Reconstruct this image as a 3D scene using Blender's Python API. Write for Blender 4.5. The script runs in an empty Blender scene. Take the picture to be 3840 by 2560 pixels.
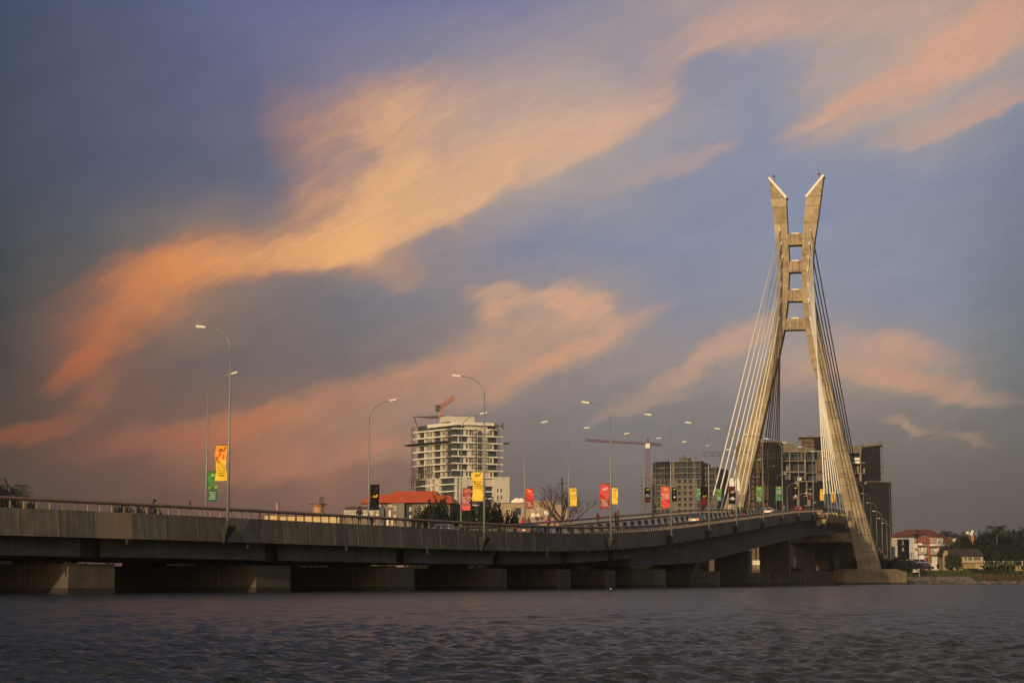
import bpy, math, random
import numpy as np
from math import sin, cos, tan, atan, atan2, radians, pi, sqrt, exp
from mathutils import Vector, Matrix

# ---------------------------------------------------------------- camera, world, sun, exposure
C = bpy.context.scene
COL = C.collection
FP = 7500.0                                  # focal length in pixels of the 3840 px wide photograph
PITCH = atan((2175 - 1280) / FP)
CAMH = 0.85
SP, CP = sin(PITCH), cos(PITCH)
cam_d = bpy.data.cameras.new('camera')
cam = bpy.data.objects.new('camera', cam_d); COL.objects.link(cam)
cam.location = (0, 0, CAMH); cam.rotation_euler = (pi / 2 + PITCH, 0, 0)
cam_d.sensor_width = 36.0; cam_d.lens = FP / 3840 * 36.0
cam_d.clip_start = 0.5; cam_d.clip_end = 20000
C.camera = cam
SUN_AZ, SUN_EL = radians(202), radians(13)   # compass azimuth from +Y towards +X
C.view_settings.view_transform = 'Standard'; C.view_settings.look = 'None'
C.view_settings.exposure = 0.0; C.view_settings.gamma = 1.0
C.view_settings.use_curve_mapping = False
sun_d = bpy.data.lights.new('sun', 'SUN'); sun_d.energy = 2.8; sun_d.angle = radians(0.9)
sun_d.color = (1.0, 0.71, 0.40)
sun = bpy.data.objects.new('sun', sun_d); COL.objects.link(sun)
sv = Vector((sin(SUN_AZ) * cos(SUN_EL), cos(SUN_AZ) * cos(SUN_EL), sin(SUN_EL)))
sun.rotation_euler = sv.to_track_quat('Z', 'Y').to_euler()
sun.location = (-60, -80, 60)

def lin(r, g, b, k=1.0):
    f = lambda c: ((c / 255 + 0.055) / 1.055) ** 2.4 if c > 10 else c / 255 / 12.92
    return (f(r) * k, f(g) * k, f(b) * k, 1.0)

class NT:
    """small helper that writes shader nodes"""
    def __init__(s, tree): s.t = tree; s.n = tree.nodes; s.l = tree.links
    def new(s, ty, **kw):
        o = s.n.new(ty)
        for k, v in kw.items(): setattr(o, k, v)
        return o
    def put(s, sock, v):
        if v is None: return
        if isinstance(v, bpy.types.NodeSocket): s.l.new(v, sock)
        else: sock.default_value = v
    def math(s, op, a, b=None, c=None, clamp=False):
        o = s.new('ShaderNodeMath', operation=op, use_clamp=clamp)
        s.put(o.inputs[0], a); s.put(o.inputs[1], b); s.put(o.inputs[2], c)
        return o.outputs[0]
    def vmath(s, op, a, b=None, sc=None):
        o = s.new('ShaderNodeVectorMath', operation=op)
        s.put(o.inputs[0], a); s.put(o.inputs[1], b)
        if sc is not None: s.put(o.inputs['Scale'], sc)
        return o.outputs['Value'] if op in ('LENGTH', 'DOT_PRODUCT') else o.outputs[0]
    def mix(s, f, a, b, mode='MIX'):
        o = s.new('ShaderNodeMix', data_type='RGBA', blend_type=mode)
        s.put(o.inputs['Factor'], f); s.put(o.inputs['A'], a); s.put(o.inputs['B'], b)
        return o.outputs['Result']
    def noise(s, vec, scale, detail=3, rough=0.5, dist=0.0, color=False):
        o = s.new('ShaderNodeTexNoise'); s.put(o.inputs['Vector'], vec)
        o.inputs['Scale'].default_value = scale; o.inputs['Detail'].default_value = detail
        o.inputs['Roughness'].default_value = rough; o.inputs['Distortion'].default_value = dist
        return o.outputs['Color' if color else 'Fac']
    def ramp(s, f, stops, interp='LINEAR'):
        o = s.new('ShaderNodeValToRGB'); s.put(o.inputs[0], f); r = o.color_ramp; r.interpolation = interp
        while len(r.elements) < len(stops): r.elements.new(0.5)
        for e, (p, c) in zip(r.elements, stops):
            e.position = p; e.color = c if len(c) == 4 else (*c, 1)
        return o.outputs[0]
    def maprange(s, v, a, b, c, d, smooth=False):
        o = s.new('ShaderNodeMapRange', interpolation_type='SMOOTHSTEP' if smooth else 'LINEAR')
        for i, x in enumerate((v, a, b, c, d)): s.put(o.inputs[i], x)
        return o.outputs[0]
    def mapping(s, vec, loc=(0, 0, 0), rot=(0, 0, 0), sc=(1, 1, 1), ty='POINT'):
        o = s.new('ShaderNodeMapping', vector_type=ty); s.put(o.inputs[0], vec)
        o.inputs[1].default_value = loc; o.inputs[2].default_value = rot; o.inputs[3].default_value = sc
        return o.outputs[0]
    def comb(s, x, y, z=0.0):
        o = s.new('ShaderNodeCombineXYZ'); s.put(o.inputs[0], x); s.put(o.inputs[1], y); s.put(o.inputs[2], z)
        return o.outputs[0]
    def sep(s, v):
        o = s.new('ShaderNodeSeparateXYZ'); s.put(o.inputs[0], v); return o.outputs

def azel(x, y):
    """pixel of the photograph (2352 px wide) -> azimuth and tangent of elevation of that piece of sky"""
    a = (x * 3840 / 2352 - 1920) / FP; b = (1280 - y * 3840 / 2352) / FP
    X, Y, Z = a, CP - b * SP, SP + b * CP
    return atan2(X, Y), Z / sqrt(X * X + Y * Y)

def build_world():
    w = bpy.data.worlds.new('World'); C.world = w; w.cycles.sampling_method = 'MANUAL'; w.cycles.sample_map_resolution = 512; w.use_nodes = True
    T = NT(w.node_tree); w.node_tree.nodes.clear()
    out = T.new('ShaderNodeOutputWorld'); bg = T.new('ShaderNodeBackground'); bg.inputs[1].default_value = 0.1
    T.l.new(bg.outputs[0], out.inputs[0])
    sky = T.new('ShaderNodeTexSky', sky_type='NISHITA'); sky.sun_disc = False
    sky.sun_elevation = SUN_EL; sky.sun_rotation = SUN_AZ; sky.altitude = 0
    sky.air_density = 1.3; sky.dust_density = 3.0; sky.ozone_density = 2.0
    tc = T.new('ShaderNodeTexCoord'); x, y, z = T.sep(tc.outputs['Generated'])
    az = T.math('ARCTAN2', x, T.math('ABSOLUTE', y))
    hor = T.math('SQRT', T.math('ADD', T.math('MULTIPLY', x, x), T.math('MULTIPLY', y, y)))
    el = T.math('DIVIDE', z, T.math('MAXIMUM', hor, 0.05))
    fa = T.maprange(az, -0.26, 0.26, 0.0, 1.0)
    skyc = T.mix(1.0, sky.outputs[0], (0.1, 0.1, 0.1, 1), 'MULTIPLY')
    # wind-blown cloud: soft elliptical strokes in azimuth and elevation, warped by noise
    uv = T.comb(az, el, 0.0)
    wn = T.vmath('SUBTRACT', T.noise(uv, 9, 3, 0.55, color=True), (0.5, 0.5, 0.5))
    wf = T.vmath('SUBTRACT', T.noise(T.mapping(T.mapping(uv, rot=(0, 0, radians(-28))), sc=(18, 60, 1)), 1.3, 4, 0.6, color=True), (0.5, 0.5, 0.5))
    p = T.vmath('ADD', uv, T.vmath('SCALE', wn, sc=0.030)); p = T.vmath('ADD', p, T.vmath('SCALE', wf, sc=0.016))
    wh = T.vmath('SUBTRACT', T.noise(uv, 34, 4, 0.65, color=True), (0.5, 0.5, 0.5)); p = T.vmath('ADD', p, T.vmath('SCALE', wh, sc=0.010))
    K = 1.0 / 4594.0
    def blob(cx, cy, L, wu, wd, ang, amp, acc, soft=0.0):
        a, e = azel(cx, cy)
        pp = p
        if not isinstance(acc, float):       # tied to the running sum, so that the strokes are worked out one after another
            o = T.new('ShaderNodeVectorMath', operation='MULTIPLY_ADD'); T.put(o.inputs[0], acc); o.inputs[1].default_value = (1e-9,) * 3; T.put(o.inputs[2], p); pp = o.outputs[0]
        m = T.mapping(pp, loc=(a, e, 0), rot=(0, 0, radians(ang)), sc=(L * K, wu * K, 1), ty='TEXTURE')
        X, Y, _ = T.sep(m)
        yy = T.math('MAXIMUM', Y, T.math('MULTIPLY', Y, -wu / wd))
        d = T.vmath('LENGTH', T.comb(X, yy))
        g = T.maprange(d, 1.0, soft, 0.0, 1.0, True)
        return T.math('MULTIPLY_ADD', g, amp, acc)
    # the evening sky with its soft veils of cloud: rows of colour over elevation, each a ramp over azimuth
    XS = [0, 196, 392, 588, 784, 980, 1176, 1372, 1568, 1764, 1960, 2156, 2352]
    ROWS = [(1190, [(50, 36, 37), (78, 53, 53), (94, 64, 60), (108, 75, 69), (118, 83, 75), (114, 90, 86), (102, 93, 92), (103, 95, 94), (103, 96, 93), (101, 95, 91), (97, 91, 87), (90, 85, 82), (80, 77, 73)]),
            (1090, [(54, 39, 39), (86, 59, 57), (102, 70, 63), (121, 83, 73), (142, 96, 80), (127, 97, 88), (108, 98, 99), (109, 102, 103), (111, 104, 103), (109, 103, 101), (106, 100, 97), (101, 96, 92), (88, 85, 82)]),
            (980, [(64, 45, 42), (96, 66, 59), (108, 76, 70), (136, 95, 81), (141, 107, 94), (131, 110, 107), (121, 110, 112), (117, 113, 118), (119, 114, 119), (120, 114, 115), (124, 114, 113), (120, 112, 110), (97, 97, 99)]),
            (840, [(53, 46, 51), (120, 79, 65), (101, 80, 79), (102, 88, 89), (110, 98, 101), (132, 114, 113), (147, 127, 121), (143, 129, 130), (144, 132, 133), (155, 140, 137), (160, 141, 134), (140, 131, 131), (103, 108, 117)]),
            (700, [(46, 48, 58), (97, 80, 74), (146, 111, 88), (119, 103, 102), (108, 105, 115), (121, 117, 127), (148, 133, 130), (158, 141, 135), (125, 131, 151), (136, 137, 150), (129, 137, 155), (123, 133, 152), (104, 113, 127)]),
            (560, [(46, 53, 66), (74, 75, 86), (122, 104, 96), (142, 119, 109), (165, 137, 120), (145, 130, 132), (119, 125, 148), (121, 132, 156), (124, 136, 159), (127, 139, 161), (129, 141, 161), (124, 135, 155), (109, 120, 140)]),
            (420, [(47, 58, 76), (63, 74, 97), (75, 84, 107), (90, 96, 117), (123, 116, 127), (168, 146, 136), (177, 156, 143), (153, 145, 150), (127, 136, 158), (125, 137, 163), (125, 137, 161), (123, 136, 158), (111, 123, 146)]),
            (280, [(49, 62, 83), (68, 79, 104), (78, 86, 113), (91, 96, 120), (140, 124, 131), (162, 145, 146), (172, 155, 150), (178, 160, 152), (151, 144, 154), (130, 138, 160), (162, 151, 150), (161, 150, 151), (128, 133, 152)]),
            (140, [(51, 64, 88), (71, 78, 102), (75, 86, 117), (90, 97, 130), (116, 115, 141), (128, 124, 145), (152, 139, 149), (164, 148, 148), (140, 136, 155), (140, 139, 157), (163, 150, 150), (181, 157, 146), (175, 153, 143)]),
            (0, [(52, 65, 93), (65, 78, 108), (79, 89, 125), (89, 99, 137), (96, 105, 145), (103, 110, 150), (114, 117, 151), (136, 131, 150), (160, 143, 146), (166, 146, 144), (174, 151, 143), (178, 153, 139), (162, 142, 134)])]
    pa, pe, _ = T.sep(p); pf = T.maprange(pa, *[azel(x, 700)[0] for x in (0, 2352)], 0, 1)
    base = None
    for y_, r in ROWS:
        c_ = T.ramp(pf, [(x / 2352, lin(*q)) for x, q in zip(XS, [(c[0] + 4, c[1] - 1, c[2] + 0) if c[2] > c[0] + 24 else c for c in r])], 'LINEAR')
        e_ = azel(1176, y_)[1]
        base = c_ if base is None else T.mix(T.maprange(pe, last, e_, 0, 1), base, c_)
        last = e_
    # towards the low sun behind the camera the physical sky takes over
    base = T.mix(T.maprange(y, 0.35, -0.35, 0.08, 0.85, True), base, skyc)
    core = [(380, 1010, 560, 90, 90, 6, .30), (1000, 900, 520, 70, 60, 16, .26), (1500, 400, 330, 70, 60, 20, .30), (700, 310, 260, 120, 130, -62, .34), (900, 250, 380, 150, 120, 10, .38), (300, 690, 330, 130, 60, 34, .45), (640, 600, 330, 90, 80, 6, .45), (800, 600, 220, 70, 70, 10, .5), (1330, 740, 160, 90, 80, -20, .4), (500, 985, 420, 70, 60, 10, .3), (620, 1080, 420, 60, 60, 4, .28), (250, 920, 200, 70, 60, 30, .25), (1180, 820, 430, 150, 100, 20, .42), (330, 640, 330, 130, 110, 22, .35), (820, 400, 330, 260, 150, 40, .42), (1130, 300, 400, 190, 140, 26, .35), (2040, 860, 330, 120, 90, -8, .4), (2120, 120, 420, 150, 120, 22, .38), (1750, 40, 330, 110, 110, 10, .35), (700, 990, 520, 90, 80, 8, .3), (1210, 775, 260, 110, 70, 22, .34), (1050, 330, 420, 150, 100, 24, .24), (2200, 110, 260, 90, 90, 30, .3), (1130, 420, 560, 170, 65, 24, 0.98),
            (850, 545, 330, 200, 76, 24, 1.0),
            (1440, 270, 250, 130, 60, 38, 0.53),
            (870, 330, 180, 210, 68, -52, 0.43),
            (1350, 330, 300, 160, 51, 24, 0.38),
            (560, 610, 420, 110, 76, 9, 0.88),
            (330, 740, 320, 90, 54, 34, 0.9),
            (180, 830, 150, 56, 51, 42, 0.69),
            (420, 620, 260, 100, 76, 18, 0.38),
            (900, 640, 200, 80, 51, -10, 0.38),
            (1330, 690, 120, 66, 65, -30, 0.9),
            (1170, 690, 130, 70, 51, 25, 0.62),
            (1250, 668, 210, 24, 51, -3, 0.5),
            (1130, 740, 60, 120, 51, 62, 0.4),
            (1410, 770, 240, 40, 48, 26, 0.62),
            (1200, 870, 380, 44, 51, 20, 0.53),
            (1290, 830, 240, 30, 34, 24, 0.38),
            (760, 930, 480, 60, 48, 14, 0.56),
            (950, 860, 300, 40, 34, 14, 0.31),
            (890, 1040, 150, 90, 51, 16, 0.78),
            (700, 1060, 260, 50, 42, 10, 0.38),
            (1690, 780, 170, 76, 76, 18, 0.81),
            (1560, 870, 260, 54, 37, 22, 0.62),
            (1480, 930, 200, 26, 22, 14, 0.38),
            (2060, 200, 420, 90, 68, 27, 0.78),
            (1960, 210, 170, 30, 37, 32, 0.56),
            (2230, 262, 330, 90, 26, 16, 0.83),
            (1890, 268, 190, 30, 22, 24, 0.69),
            (2290, 60, 300, 110, 94, 20, 0.78),
            (1700, 60, 330, 80, 76, 12, 0.53),
            (2000, 30, 240, 60, 51, 12, 0.38),
            (2060, 800, 230, 60, 51, -4, 0.6),
            (2120, 890, 320, 56, 37, -10, 0.72),
            (1840, 870, 120, 90, 76, 0, 0.44),
            (60, 1000, 190, 44, 42, 14, 0.78),
            (220, 890, 100, 50, 51, 40, 0.44),
            (2080, 985, 100, 20, 15, -8, 0.5),
            (2210, 1010, 120, 14, 12, 0, 0.28),
            (520, 960, 200, 44, 34, 12, 0.38),
            (1085, 470, 330, 60, 40, 27, 0.45),
            (700, 470, 120, 90, 60, 60, 0.28),
            (860, 430, 70, 180, 60, -62, 0.3),
            (1500, 250, 120, 50, 34, 52, 0.5),
            (1120, 690, 40, 90, 50, 75, 0.45),
            (1400, 715, 90, 40, 40, -50, 0.45),
            (1560, 120, 160, 60, 60, 30, 0.35),
            (1650, 330, 160, 30, 24, 26, 0.3),
            (2140, 120, 240, 40, 60, 38, 0.45),
            (1900, 130, 120, 50, 60, 60, 0.25),
            (620, 760, 260, 30, 30, 30, 0.22),
            (1010, 660, 120, 40, 24, 40, 0.3),
            (560, 1040, 240, 40, 40, 6, 0.25)]
    dc = 0.0
    for b in core: dc = blob(*b, dc)
    # clear gaps that give the strokes their edges
    for b in [(1540, 500, 520, 120, 90, 18, -.75), (480, 330, 300, 100, 90, 62, -.4), (730, 745, 300, 55, 50, 8, -.45), (1570, 790, 230, 60, 60, 28, -.55), (1120, 1000, 420, 50, 50, 18, -.50),
              (1750, 230, 130, 110, 70, 50, -.5), (1760, 640, 300, 90, 60, 0, -.5), (180, 560, 260, 110, 90, 24, -.45), (1020, 650, 130, 40, 40, 20, -.5), (2250, 400, 400, 100, 60, 14, -.6), (420, 850, 260, 60, 40, 26, -.4), (990, 110, 330, 70, 60, 16, -.4), (1000, 760, 200, 30, 30, 25, -.3)]: dc = blob(*b, dc)
    dc = T.math('MAXIMUM', dc, 0.0)
    # outside the picture the same kind of cloud goes on
    far = T.math('MAXIMUM', T.maprange(T.math('ABSOLUTE', az), 0.27, 0.36, 0, 1, True), T.maprange(el, 0.31, 0.40, 0, 1, True))
    gen = T.maprange(T.noise(T.mapping(tc.outputs['Generated'], rot=(0.5, 0, 0.4), sc=(1, 1, 2.6)), 2.6, 6, 0.58), 0.50, 0.72, 0, 1, True)
    dv = T.math('MULTIPLY', T.math('MULTIPLY', far, gen), 0.7)
    fib = T.noise(T.mapping(T.mapping(p, rot=(0, 0, radians(-26))), sc=(16, 95, 1)), 1.0, 6, 0.66)
    fib2 = T.noise(T.mapping(T.mapping(p, rot=(0, 0, radians(-38))), sc=(26, 120, 1)), 1.0, 6, 0.66)
    dv = T.math('MULTIPLY', dv, T.maprange(fib2, 0.3, 0.72, 0.62, 1.28))
    rag = T.math('ADD', T.math('MULTIPLY', T.math('SUBTRACT', fib, 0.5), 1.0), T.math('MULTIPLY', T.math('SUBTRACT', fib2, 0.5), 0.9))
    big = T.noise(T.mapping(T.mapping(p, rot=(0, 0, radians(-32))), sc=(7, 24, 1)), 1.0, 5, 0.6)
    rag = T.math('MULTIPLY_ADD', T.math('SUBTRACT', big, 0.5), 1.1, rag)
    dc = T.math('MULTIPLY_ADD', rag, T.math('MINIMUM', T.math('MULTIPLY', dc, 1.3), 1.0), dc)
    dv = T.math('MINIMUM', dv, 1.0); dc = T.math('SUBTRACT', 1.0, T.math('POWER', 2.718, T.math('MULTIPLY', T.math('MAXIMUM', T.math('SUBTRACT', dc, 0.06), 0.0), -0.85)))
    vlow = T.ramp(fa, [(0, lin(118, 70, 62)), (.3, lin(140, 100, 94)), (.65, lin(160, 134, 132)), (1, lin(150, 124, 118))])
    vhigh = T.ramp(fa, [(0, lin(104, 96, 112)), (.35, lin(160, 138, 150)), (.7, lin(172, 150, 160)), (1, lin(196, 152, 138))])
    clow = T.ramp(fa, [(0, lin(176, 78, 44)), (.14, lin(196, 100, 56)), (.4, lin(224, 144, 98)), (.7, lin(226, 164, 126)), (1, lin(206, 148, 114))])
    chigh = T.ramp(fa, [(0, lin(204, 108, 62)), (.16, lin(232, 144, 82)), (.36, lin(252, 188, 120)), (.6, lin(228, 176, 142)), (1, lin(218, 160, 132))])
    ec = T.maprange(el, 0.07, 0.17, 0, 1, True)
    # thin fibres through the veils
    fx = T.maprange(T.noise(T.mapping(T.mapping(p, rot=(0, 0, radians(-20))), sc=(20, 70, 1)), 1.0, 6, 0.68), 0.3, 0.7, 1.03, 1.17)
    base = T.mix(1.0, base, T.comb(fx, T.math('POWER', fx, 0.8), T.math('POWER', fx, 0.55)), 'MULTIPLY')
    col = T.mix(dv, base, T.mix(ec, vlow, vhigh)); pink = T.ramp(fa, [(0, lin(172, 88, 54)), (.25, lin(204, 132, 90)), (.5, lin(218, 168, 130)), (1, lin(218, 166, 130))])
    col = T.mix(dc, col, T.mix(T.maprange(dc, 0.15, 0.75, 0, 1, True), pink, T.mix(ec, clow, chigh)))
    # fine streaks inside the bright cloud
    f3 = T.noise(T.mapping(T.mapping(p, rot=(0, 0, radians(-30))), sc=(55, 300, 1)), 1.0, 5, 0.65)
    gf = T.math('MULTIPLY_ADD', T.math('MULTIPLY', T.math('SUBTRACT', f3, 0.5), T.math('MULTIPLY_ADD', dc, 0.26, 0.10)), 1.0, 1.0)
    col = T.mix(1.0, col, T.comb(gf, gf, gf), 'MULTIPLY')
    # the side of the sky that lights the scene from behind the camera stays paler and warmer than the part in view
    T.l.new(T.mix(1.0, col, (10, 10, 10, 1), 'MULTIPLY'), bg.inputs[0])
build_world()

# ---------------------------------------------------------------- helpers
def ray(px, py):
    a = (px - 1920) / FP; b = (1280 - py) / FP
    return a, CP - b * SP, SP + b * CP
def at(px, py, Y):
    d = ray(px, py); t = Y / d[1]
    return Vector((t * d[0], Y, CAMH + t * d[2]))
def zat(py, Y, px=1920): return at(px, py, Y).z
def proj(X, Y, Z):
    Z -= CAMH; yc = Z * CP - Y * SP; zc = Y * CP + Z * SP
    return 1920 + FP * X / zc, 1280 - FP * yc / zc

LOC = {}
def tag(o, label=None, cat=None, group=None, kind=None):
    if label: o['label'] = label
    if cat: o['category'] = cat
    if group: o['group'] = group
    if kind: o['kind'] = kind
    return o
def thing(name, label, cat, loc=(0, 0, 0), group=None, rz=0.0):
    o = bpy.data.objects.new(name, None); COL.objects.link(o); o.location = loc; o.rotation_euler = (0, 0, rz)
    o.empty_display_size = 0.5
    return tag(o, label, cat, group)

class MB:
    def __init__(s): s.v = []; s.f = []
    def add(s, vs, fs):
        b = len(s.v); s.v += [tuple(v) for v in vs]; s.f += [tuple(i + b for i in f) for f in fs]; return s
    def hexa(s, p):            # 8 points: bottom loop 0-3 counter-clockwise, top loop 4-7
        return s.add(p, [(3, 2, 1, 0), (4, 5, 6, 7), (0, 1, 5, 4), (1, 2, 6, 5), (2, 3, 7, 6), (3, 0, 4, 7)])
    def box(s, x0, x1, y0, y1, z0, z1):
        return s.hexa([(x0, y0, z0), (x1, y0, z0), (x1, y1, z0), (x0, y1, z0), (x0, y0, z1), (x1, y0, z1), (x1, y1, z1), (x0, y1, z1)])
    def bar(s, a, b, w, h=None, n=4):      # square or round bar between two points
        return s.tube([a, b], [w / 2, (h or w) / 2] if h else [w / 2, w / 2], n)
    def tube(s, pts, rad, n=8, cap=True):
        pts = [Vector(p) for p in pts]; m = len(pts); base = len(s.v)
        if not isinstance(rad, (list, tuple)): rad = [rad] * m
        prev = None
        for i, p in enumerate(pts):
            t = (pts[min(i + 1, m - 1)] - pts[max(i - 1, 0)]).normalized()
            if prev is None:
                u = t.cross(Vector((0, 0, 1)));
                if u.length < 1e-3: u = t.cross(Vector((0, 1, 0)))
            else: u = prev - t * prev.dot(t)
            u.normalize(); prev = u; w = t.cross(u)
            for k in range(n):
                a = 2 * pi * (k + 0.5) / n
                s.v.append(tuple(p + (u * cos(a) + w * sin(a)) * rad[i]))
        for i in range(m - 1):
            for k in range(n):
                a = base + i * n + k; b = base + i * n + (k + 1) % n
                s.f.append((a, b, b + n, a + n))
        if cap:
            s.f.append(tuple(base + k for k in reversed(range(n)))); s.f.append(tuple(base + (m - 1) * n + k for k in range(n)))
        return s
    def prism(s, poly, z0, z1):
        n = len(poly)
        return s.add([(x, y, z0) for x, y in poly] + [(x, y, z1) for x, y in poly],
                     [tuple(reversed(range(n))), tuple(range(n, 2 * n))] + [(i, (i + 1) % n, (i + 1) % n + n, i + n) for i in range(n)])
    def ball(s, c, r, nu=8, nv=6, sc=(1, 1, 1)):
        b = len(s.v)
        for j in range(nv + 1):
            ph = pi * j / nv
            for i in range(nu):
                th = 2 * pi * i / nu
                s.v.append((c[0] + r * sc[0] * sin(ph) * cos(th), c[1] + r * sc[1] * sin(ph) * sin(th), c[2] + r * sc[2] * cos(ph)))
        for j in range(nv):
            for i in range(nu):
                s.f.append((b + j * nu + i, b + (j + 1) * nu + i, b + (j + 1) * nu + (i + 1) % nu, b + j * nu + (i + 1) % nu))
        return s
    def mesh(s, name, mat, smooth=False, off=(0, 0, 0)):
        me = bpy.data.meshes.new(name)
        vs = s.v if off == (0, 0, 0) else [(x - off[0], y - off[1], z - off[2]) for x, y, z in s.v]
        me.from_pydata(vs, [], s.f)
        for m in (mat if isinstance(mat, (list, tuple)) else [mat]): me.materials.append(m)
        if smooth: me.shade_smooth()
        return me
    def build(s, name, mat, parent=None, smooth=False, world=False, label=None):
        """world=True: vertices are world coordinates, parent is an unrotated Empty"""
        off = (0, 0, 0)
        if world and parent is not None:
            off = tuple(parent.location) if parent.parent is None else tuple(parent.parent.location)
        me = s.mesh(name, mat, smooth, off)
        return link(name, me, parent, label=label)
def link(name, me, parent=None, loc=None, rot=None, label=None):
    o = bpy.data.objects.new(name, me); COL.objects.link(o)
    if parent is not None: o.parent = parent
    if loc is not None: o.location = loc
    if rot is not None: o.rotation_euler = rot
    if label: o['label'] = label
    return o
KIDS = {}
def copy_tree(o, parent=None):
    c = o.copy(); COL.objects.link(c)
    if parent is not None: c.parent = parent
    for ch in kids(o): copy_tree(ch, c)
    return c
def kids(o): return [x for x in COL.objects if x.parent == o]

# ---------------------------------------------------------------- materials
MATS = {}
def mat(name, col, rough=0.7, var=0.12, scale=1.5, streak=0.0, rnd=0.0, bump=0.0, metal=0.0, dirt=None, dirtamt=0.5, spec=0.3, emit=0.0, sheen=None):
    if name in MATS: return MATS[name]
    m = bpy.data.materials.new(name); m.use_nodes = True; T = NT(m.node_tree)
    b = m.node_tree.nodes['Principled BSDF']
    b.inputs['Roughness'].default_value = rough; b.inputs['Metallic'].default_value = metal
    b.inputs['Specular IOR Level'].default_value = spec
    c = (*col[:3], 1)
    pos = T.new('ShaderNodeNewGeometry').outputs['Position']
    n = T.noise(pos, scale, 5, 0.6)
    f = T.maprange(n, 0.3, 0.7, 1 - var, 1 + var)
    if streak:
        s_ = T.noise(T.mapping(pos, sc=(3.0, 3.0, 0.16)), 1.0, 4, 0.6)
        f = T.math('MULTIPLY', f, T.maprange(s_, 0.35, 0.65, 1 - streak, 1 + streak * 0.5))
    if rnd:
        r = T.new('ShaderNodeObjectInfo').outputs['Random']
        f = T.math('MULTIPLY', f, T.maprange(r, 0, 1, 1 - rnd, 1 + rnd))
    cc = T.mix(1.0, c, T.comb(f, f, f), 'MULTIPLY')
    if dirt:
        d = T.maprange(T.noise(pos, scale * 0.35, 6, 0.7, 0.6), 0.48, 0.66, 0, dirtamt, True)
        cc = T.mix(d, cc, (*dirt[:3], 1))
    T.l.new(cc, b.inputs['Base Color'])
    if bump:
        bp = T.new('ShaderNodeBump'); bp.inputs['Strength'].default_value = bump; bp.inputs['Distance'].default_value = 0.05
        T.l.new(T.noise(pos, scale * 6, 4, 0.6), bp.inputs['Height']); T.l.new(bp.outputs[0], b.inputs['Normal'])
    if emit:
        b.inputs['Emission Color'].default_value = c; b.inputs['Emission Strength'].default_value = emit
    MATS[name] = m; return m

M_conc = mat('weathered_concrete', (.118, .106, .088), .85, .22, .5, streak=.32, rnd=.16, bump=.3, dirt=(.075, .065, .052), dirtamt=.6)
M_conc_lt = mat('pale_new_concrete', (.22, .17, .11), .85, .1, .8, streak=.12, bump=.2)
M_girder = mat('girder_concrete', (.115, .113, .11), .85, .2, .4, streak=.2, rnd=.1, bump=.2, dirt=(.08, .075, .065), dirtamt=.5)
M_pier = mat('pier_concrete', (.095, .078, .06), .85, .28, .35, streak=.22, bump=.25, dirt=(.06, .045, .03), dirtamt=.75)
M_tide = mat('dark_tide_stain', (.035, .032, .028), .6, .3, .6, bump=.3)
M_pylon = mat('pylon_concrete', (.36, .29, .185), .85, .22, .45, streak=.2, rnd=.16, bump=.3, dirt=(.20, .13, .065), dirtamt=.7)
M_pylon_dk = mat('stained_beam_concrete', (.36, .28, .18), .85, .3, .5, streak=.4, bump=.3, dirt=(.07, .055, .04), dirtamt=.8)
M_joint = mat('joint_concrete', (.14, .115, .085), .9, .1)
M_cream = mat('cream_paint', (.78, .72, .60), .5, .05, .5)
M_rail = mat('rusty_rail_steel', (.155, .10, .072), .55, .2, 1.2, dirt=(.22, .12, .07), spec=.5)
M_post = mat('rail_post_steel', (.30, .23, .15), .6, .15, 2, rnd=.2)
M_asph = mat('asphalt', (.05, .05, .05), .9, .15, 2)
M_white = mat('white_barrier_paint', (.72, .64, .46), .7, .14, 1.5, rnd=.1, dirt=(.2, .17, .12), dirtamt=.4)
M_black = mat('black_barrier_paint', (.022, .022, .022), .6, .1, 2)
M_galv = mat('galvanised_steel', (.23, .25, .24), .5, .12, 3, metal=.2, spec=.4)
M_lamp = mat('white_lamp_housing', (.62, .60, .55), .4, .03)
M_lens = mat('lamp_glass', (.55, .55, .52), .15, .02)
M_cable = mat('white_cable_sheath', (.80, .76, .66), .5, .04, .3)
M_cable_shade = mat('shaded_cable_sheath', (.10, .075, .065), .6, .04, .3)  # shade of the rear stays, put into a darker sheath colour
M_sleeve = mat('grey_cable_sleeve', (.22, .24, .26), .45, .1, .8, metal=.3)
M_dark = mat('dark_metal', (.04, .04, .042), .5, .2)
M_bracket = mat('bracket_steel', (.04, .042, .04), .5, .2, 3)
M_glass = mat('dark_window_glass', (.03, .04, .05), .12, .1, .3, spec=.6)
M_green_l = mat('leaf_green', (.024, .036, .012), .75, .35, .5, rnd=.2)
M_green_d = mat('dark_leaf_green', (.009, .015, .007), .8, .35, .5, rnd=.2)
M_banana = mat('banana_leaf', (.085, .115, .03), .6, .3, .7)
M_bark = mat('tree_bark', (.10, .075, .055), .9, .2, 2)
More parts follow.
